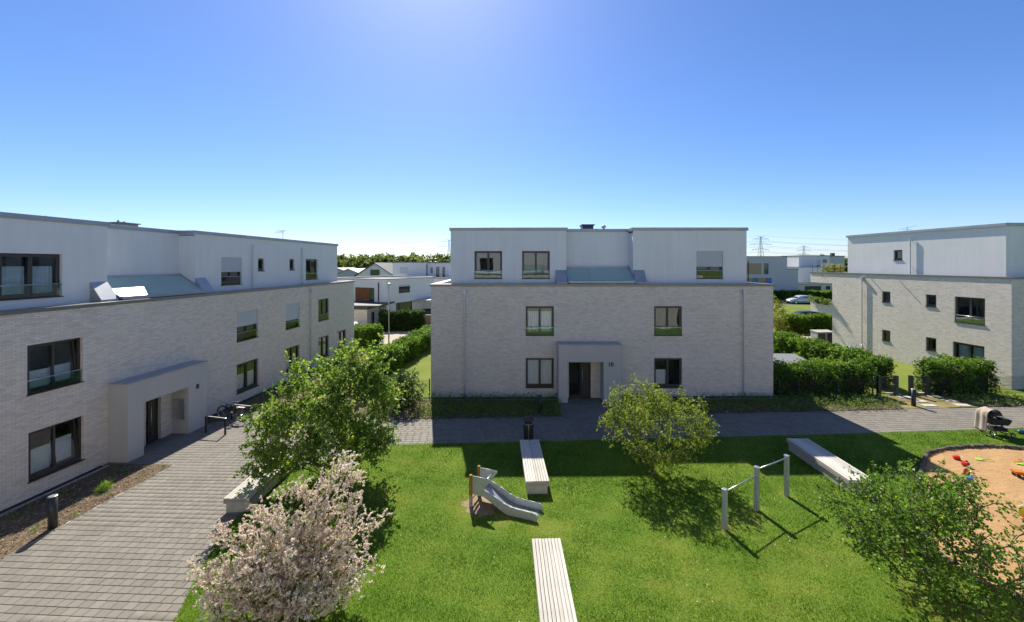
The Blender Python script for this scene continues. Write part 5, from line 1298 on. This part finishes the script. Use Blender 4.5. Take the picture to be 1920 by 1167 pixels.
hA = house('white flat-roofed house with a brown panel beside its upper window', -15.2, 48.0, R(-25.5))
fblock(hA, -9.5, 0, 0, 9.5, -.3, 5.72, 'house_white', ops=[(-5.1, -2.75, 2.85, 4.72, 'panel', 'brown_panel'), (-2.75, -1.9, 2.85, 4.72)], rops=[(2.2, 4.35, 3.95, 5.05, dict(shutter=.25)), (1.7, 4.8, 1.35, 2.80)], edge='tile_light')
fpipe(hA, -1.15, -.1, .2, 5.4)
hAg = empty('garage', (-20.4, 44.9, g(-18)), R(-3), 'beige garage with a dark flat roof in front of the white house', 'garage')
fblock(hAg, 0, 4.1, 0, 5.0, -.2, 2.55, 'beige', rops=[(1.2, 2.1, .1, 2.1)], edge='tile', eh=.3)
MB().box(.5, 3.6, -.03, -.003, .05, 2.2).build('garage_door', M['beige'], hAg); m = MB()
for k in range(5): m.box(.52, 3.58, -.036, -.031, .42 + k * .4, .44 + k * .4)
m.build('door_groove', M['concrete'], bpy.data.objects['garage_door'])
MB().box(-.3, 5.6, -.4, 4.9, 2.86, 3.05).build('canopy', M['tile'], hAg)
hG = house('wide white flat-roofed house with a set-back top storey behind the hedge', 0, 0)
hG.location = (-19.0, 60.0, g(-19))
fblock(hG, 2.2, 14.0, -1.6, 8, -.3, 5.55, 'house_white', ops=[(2.9, 4.7, 3.25, 5.1, dict(shutter=.97)), (5.0, 6.2, .2, 2.3)], edge='coping')
fblock(hG, .1, 5.5, 3.0, 10, 5.3, 7.85, 'house_white', ops=[(1.2, 2.5, 6.25, 7.2, dict(shutter=.97))], edge='coping'); fblock(hG, 5.52, 9.0, 3.4, 10, 5.3, 7.8, 'house_white', ops=[(6.0, 6.35, 6.2, 7.15), (6.9, 7.4, 5.6, 7.2), (7.9, 8.3, 5.6, 7.2)], edge='coping')
fpipe(hG, 5.5, 2.9, 5.4, 7.6)
cp = empty('carport', (-13.4, 52.3, g(-12)), R(-8), 'carport with a thin grey roof beside the white houses', 'carport')
MB().hexa([(-.2, 0, 2.55), (3.6, -.2, 2.75), (3.6, 5.4, 2.95), (-.2, 5.4, 2.75)], [(-.2, 0, 2.7), (3.6, -.2, 2.9), (3.6, 5.4, 3.1), (-.2, 5.4, 2.9)]).build('roof', M['zinc'], cp)
for x, y in ((0, .2), (3.4, .1), (0, 5.2), (3.4, 5.2)): MB().box(x - .07, x + .07, y - .07, y + .07, -.1, 2.6).build('post', M['house_grey'], cp)
def gable(label, x, y, W, D, ze, zr, mat='house_white', roof='tile', rz=0.0, win=None):
    r = house(label, x, y, rz); m = MB(); h = W / 2
    ops = [win] if win else []
    F0 = lambda s, d, z: (s, d, z)
    m.quad((-h, 0, -.3), (h, 0, -.3), (h, 0, ze), (0, 0, zr), (-h, 0, ze)); m.quad((-h, D, -.3), (-h, D, ze), (0, D, zr), (h, D, ze), (h, D, -.3)); m.quad((-h, 0, -.3), (-h, 0, ze), (-h, D, ze), (-h, D, -.3)); m.quad((h, 0, -.3), (h, D, -.3), (h, D, ze), (h, 0, ze)); m.build('wall', M[mat], r)
    k = (zr - ze) / h; o = .35
    for sg in (-1, 1):
        b = [(sg * (h + o), -o, ze - k * o + .03), (sg * .0, -o, zr + .03), (sg * .0, D + o, zr + .03), (sg * (h + o), D + o, ze - k * o + .03)]
        MB().hexa(b, [(p[0], p[1], p[2] + .16) for p in b]).build('roof', M[roof], r, fixn=True)
    if win: fwin(r, lambda s, d, z: (s, d - .11, z), *win)
    return r
gable('gabled white house with a dark tiled roof', -25.9, 75.0, 7.2, 10, 5.4, 7.75, win=(-.8, .9, 5.5, 6.6))
gable('pale gabled house with a light roof left of the dark-roofed one', -34.5, 84.0, 9.5, 12, 4.6, 6.5, mat='house_grey', roof='tile_light')
gable('low house with a grey roof at the edge of the left building', -42.0, 95.0, 8, 10, 5.2, 6.6, mat='house_grey', roof='tile')
wl_ = empty('garden_wall', (-11.4, 46.0, g(-11)), R(4), 'low brown garden wall right of the dark clipped hedge', 'wall')
m = MB(); m.box(0, 4.5, 0, .25, -.2, 1.55); m.build('body', M['soil'], wl_); MB().box(-.03, 4.53, -.03, .28, 1.552, 1.62).build('cap', M['concrete'], wl_)
sl_ = empty('street_lamp', (-11.78, 38.0, g(-11.8)), 0, 'thin grey street lamp post between the two apartment buildings', 'street lamp')
MB().tube((0, 0, -.1), (0, 0, 1.0), .075, 10).build('base', M['galv'], sl_, smooth=True); MB().tube((0, 0, 1.0), (0, 0, 5.6), .055, 10, .04).build('pole', M['galv'], sl_, smooth=True)
m = MB(); m.lathe([(.05, 5.55), (.30, 5.62), (.31, 5.66), (.06, 5.74)], n=14); m.build('lamp_head', M['galv'], sl_, smooth=True)

hD = house('grey white house with tan panels between its windows', 46.0, 79.0)
fblock(hD, -2, 8.7, 0, 10, -.3, 8.5, 'house_grey', ops=[(.6, 3.6, 5.05, 7.2, 'panel', 'tan'), (4.1, 5.0, 5.05, 7.2), (.4, 1.9, 2.4, 4.3, 'panel', 'tan'), (1.9, 2.8, 2.4, 4.3, dict(pane='blue')), (2.8, 4.6, 2.4, 4.3, 'panel', 'tan'), (4.6, 5.6, 2.4, 4.3, dict(pane='blue'))], edge='coping')
fblock(hD, 8.72, 10.9, .02, 9, -.3, 6.0, 'house_grey', edge='coping'); MB().box(5.7, 7.2, -.04, -.005, .1, 1.9).build('garage_door', M['house_white'], hD); fpipe(hD, .95, -.1, 1, 7.6)
hE = house('blue grey house with a dark shed roof behind the white houses', 77.5, 116.0)
fblock(hE, 0, 9, 0, 9, -.3, 7.5, 'blue_wall', ops=[(.6, 2.0, 5.0, 6.6), (5.6, 7.9, 5.3, 6.7)], edge='tile'); MB().hexa([(-.4, -.5, 7.65), (9.4, -.5, 8.15), (9.4, 9.5, 8.15), (-.4, 9.5, 7.65)], [(-.4, -.5, 7.85), (9.4, -.5, 8.35), (9.4, 9.5, 8.35), (-.4, 9.5, 7.85)]).build('shed_roof', M['tile'], hE)
hF = house('white two-storey flat-roofed house behind the garages', 69.0, 96.0)
fblock(hF, 0, 8.5, 0, 8, -.3, 6.25, 'house_white', ops=[(4.6, 5.6, 3.2, 4.9)], edge='coping'); fblock(hF, 3.2, 11.0, 4.0, 10, 6.0, 9.1, 'house_white', ops=[(7.6, 8.6, 6.5, 8.2, dict(shutter=.8)), (9.2, 10.2, 7.4, 8.2)], edge='tile'); fblock(hF, 11.02, 15.0, 4.3, 10, 6.0, 9.0, 'house_grey', edge='tile')
MB().box(13.2, 13.9, 6, 6.7, 9.0, 9.9).build('chimney', M['tile'], hF)
hH = house('small pale house between the grey and the white house', 66.5, 100.0)
fblock(hH, -1.5, 3.2, 0, 6, -.3, 5.6, 'house_grey', ops=[(.9, 1.8, 3.2, 4.6)], edge='coping')
ga = empty('garage_row', (60.5, 87.0, g(60)), 0, 'row of low pale garages behind the silver car', 'garage')
fblock(ga, 0, 16, 0, 6, -.2, 2.6, 'beige', ops=[(3.6, 7.2, .1, 2.25, 'panel', 'anthracite'), (8.2, 9.2, .1, 2.25, 'panel', 'anthracite')], edge='concrete', eh=.25)

# ------------------------------------------------------------------ wood, hills, pylons, lines
def wood(name, x0, x1, y, hmin, hmax, n, seed, label, L=1.0):
    rng = np.random.default_rng(seed); C = []; T = []
    for _ in range(n):
        x = rng.uniform(x0, x1); yy = y + rng.uniform(-14, 22); h = rng.uniform(hmin, hmax); r_ = h * rng.uniform(.28, .42); t0 = rng.uniform(0, .5)
        k = 34; p = unit(rng.normal(size=(k, 3))) * rng.uniform(.55, 1.0, (k, 1)) * np.array([r_, r_, h * .45]) + np.array([x, yy, h * .56]); C.append(p); T.append(np.full(k, t0))
    C = np.concatenate(C); T = np.concatenate(T); C = C[C[:, 2] > .2]
    D = np.tile(np.array([0, -.3, .8]), (len(C), 1))
    o = foliage(name, C, D, M['far_leaf'], None, rng, twigs=4, per=6, tl=1.6, L=L, W=L * .75, tint=T[:len(C)])
    return tag(o, label, 'wood', kind='stuff')
wood('distant_wood', -95, 30, 175, 8.0, 11.5, 150, 81, 'belt of green trees on the horizon behind the left houses')
wood('distant_wood', 90, 330, 215, 8.0, 11.5, 170, 82, 'belt of green trees on the horizon behind the right houses')
m = MB(); N = 60
for k in range(N):
    xa, xb = -4500 + 9000 * k / N, -4500 + 9000 * (k + 1) / N
    hf = lambda x: 20 + 9 * math.sin(x * .0013) + 5 * math.sin(x * .0041 + 1)
    m.quad((xa, 2300, -2), (xb, 2300, -2), (xb, 2700, hf(xb)), (xa, 2700, hf(xa))); m.quad((xa, 2700, hf(xa)), (xb, 2700, hf(xb)), (xb, 3300, hf(xb) + 6), (xa, 3300, hf(xa) + 6))
tag(m.build('hills', M['hill'], smooth=True), kind='structure')
def pylon(label, x, y, H, s=1.0):
    root = empty('power_pylon', (x, y, 0), R(5), label, 'pylon', 'power pylons'); m = MB(); r_ = .16
    def w(z): return (3.6 * (1 - z / H) ** 1.15 + .45) * s
    lv = [H * t for t in (0, .16, .30, .43, .54, .64, .73, .81, .88, .94, 1.0)]
    for a, b in zip(lv[:-1], lv[1:]):
        wa, wb = w(a), w(b)
        for sx_, sy in ((-1, -1), (1, -1), (1, 1), (-1, 1)): m.tube((sx_ * wa, sy * wa, a), (sx_ * wb, sy * wb, b), r_, 4, caps=False)
        for sy in (-1, 1): m.tube((-wa, sy * wa, a), (wb, sy * wb, b), r_ * .6, 4, caps=False); m.tube((wa, sy * wa, a), (-wb, sy * wb, b), r_ * .6, 4, caps=False); m.tube((-wb, sy * wb, b), (wb, sy * wb, b), r_ * .6, 4, caps=False)
    m.build('mast', M['galv'], root)
    arms = ((.60, 11.5), (.76, 15.0), (.92, 10.5))
    for t, half in arms:
        z = H * t; m = MB(); half *= s
        for sg in (-1, 1):
            for sy in (-.5, .5): m.tube((0, sy, z), (sg * half, 0, z + .3), r_ * .8, 4, caps=False); m.tube((sg * .4, sy, z + 2.2), (sg * half, 0, z + .3), r_ * .8, 4, caps=False)
            for q in (.3, .6, .85): m.tube((sg * half * q, 0, z), (sg * half * q, 0, z + 2.2 * (1 - q) + .2), r_ * .6, 4, caps=False)
            for q in (.55, .98): m.tube((sg * half * q, 0, z), (sg * half * q, 0, z - 2.2), r_ * .9, 4)
        m.build('cross_arm', M['galv'], root)
    m = MB()
    for sg in (-1, 1): m.tube((0, 0, H * .97), (sg * 5.0 * s, 0, H * 1.03), r_, 4)
    m.build('earth_wire_horn', M['galv'], root)
    return [(x + sg * q * half * s, y, H * t - 2.3) for t, half in arms for sg in (-1, 1) for q in (.55, .98)] + [(x + sg * 5 * s, y, H * 1.03) for sg in (-1, 1)]
p1 = pylon('tall lattice pylon above the grey house right of the centre building', 313, 500, 41.5); p2 = pylon('smaller distant lattice pylon above the blue grey house', 542, 738, 41)
p3 = pylon('lattice pylon half hidden by the left edge of the white top storey', -91, 574, 42)
def lines(label, A, B, sag=9.0):
    for a, b in zip(A, B):
        m = MB(); pts = [Vector(a) + (Vector(b) - Vector(a)) * t - Vector((0, 0, sag * 4 * t * (1 - t))) for t in np.linspace(0, 1, 15)]; m.path(pts, .035, 4)
        yield m
def power_line(label, A, B, sag=9.0):
    root = empty('power_line', A[0], 0, label, 'power line', 'power lines'); o_ = Vector(A[0])
    for m in lines(label, A, B, sag):
        m.v = [tuple(Vector(v) - o_) for v in m.v]; m.build('cable', M['anthracite'], root)
shift = lambda A, dx, dy: [(x + dx, y + dy, z) for x, y, z in A]
power_line('power cables between the two nearer pylons', p3, p1); power_line('power cables running right from the tall pylon', p1, shift(p1, 400, -75)); power_line('power cables running left across the gap between the buildings', shift(p3, -400, 75), p3)
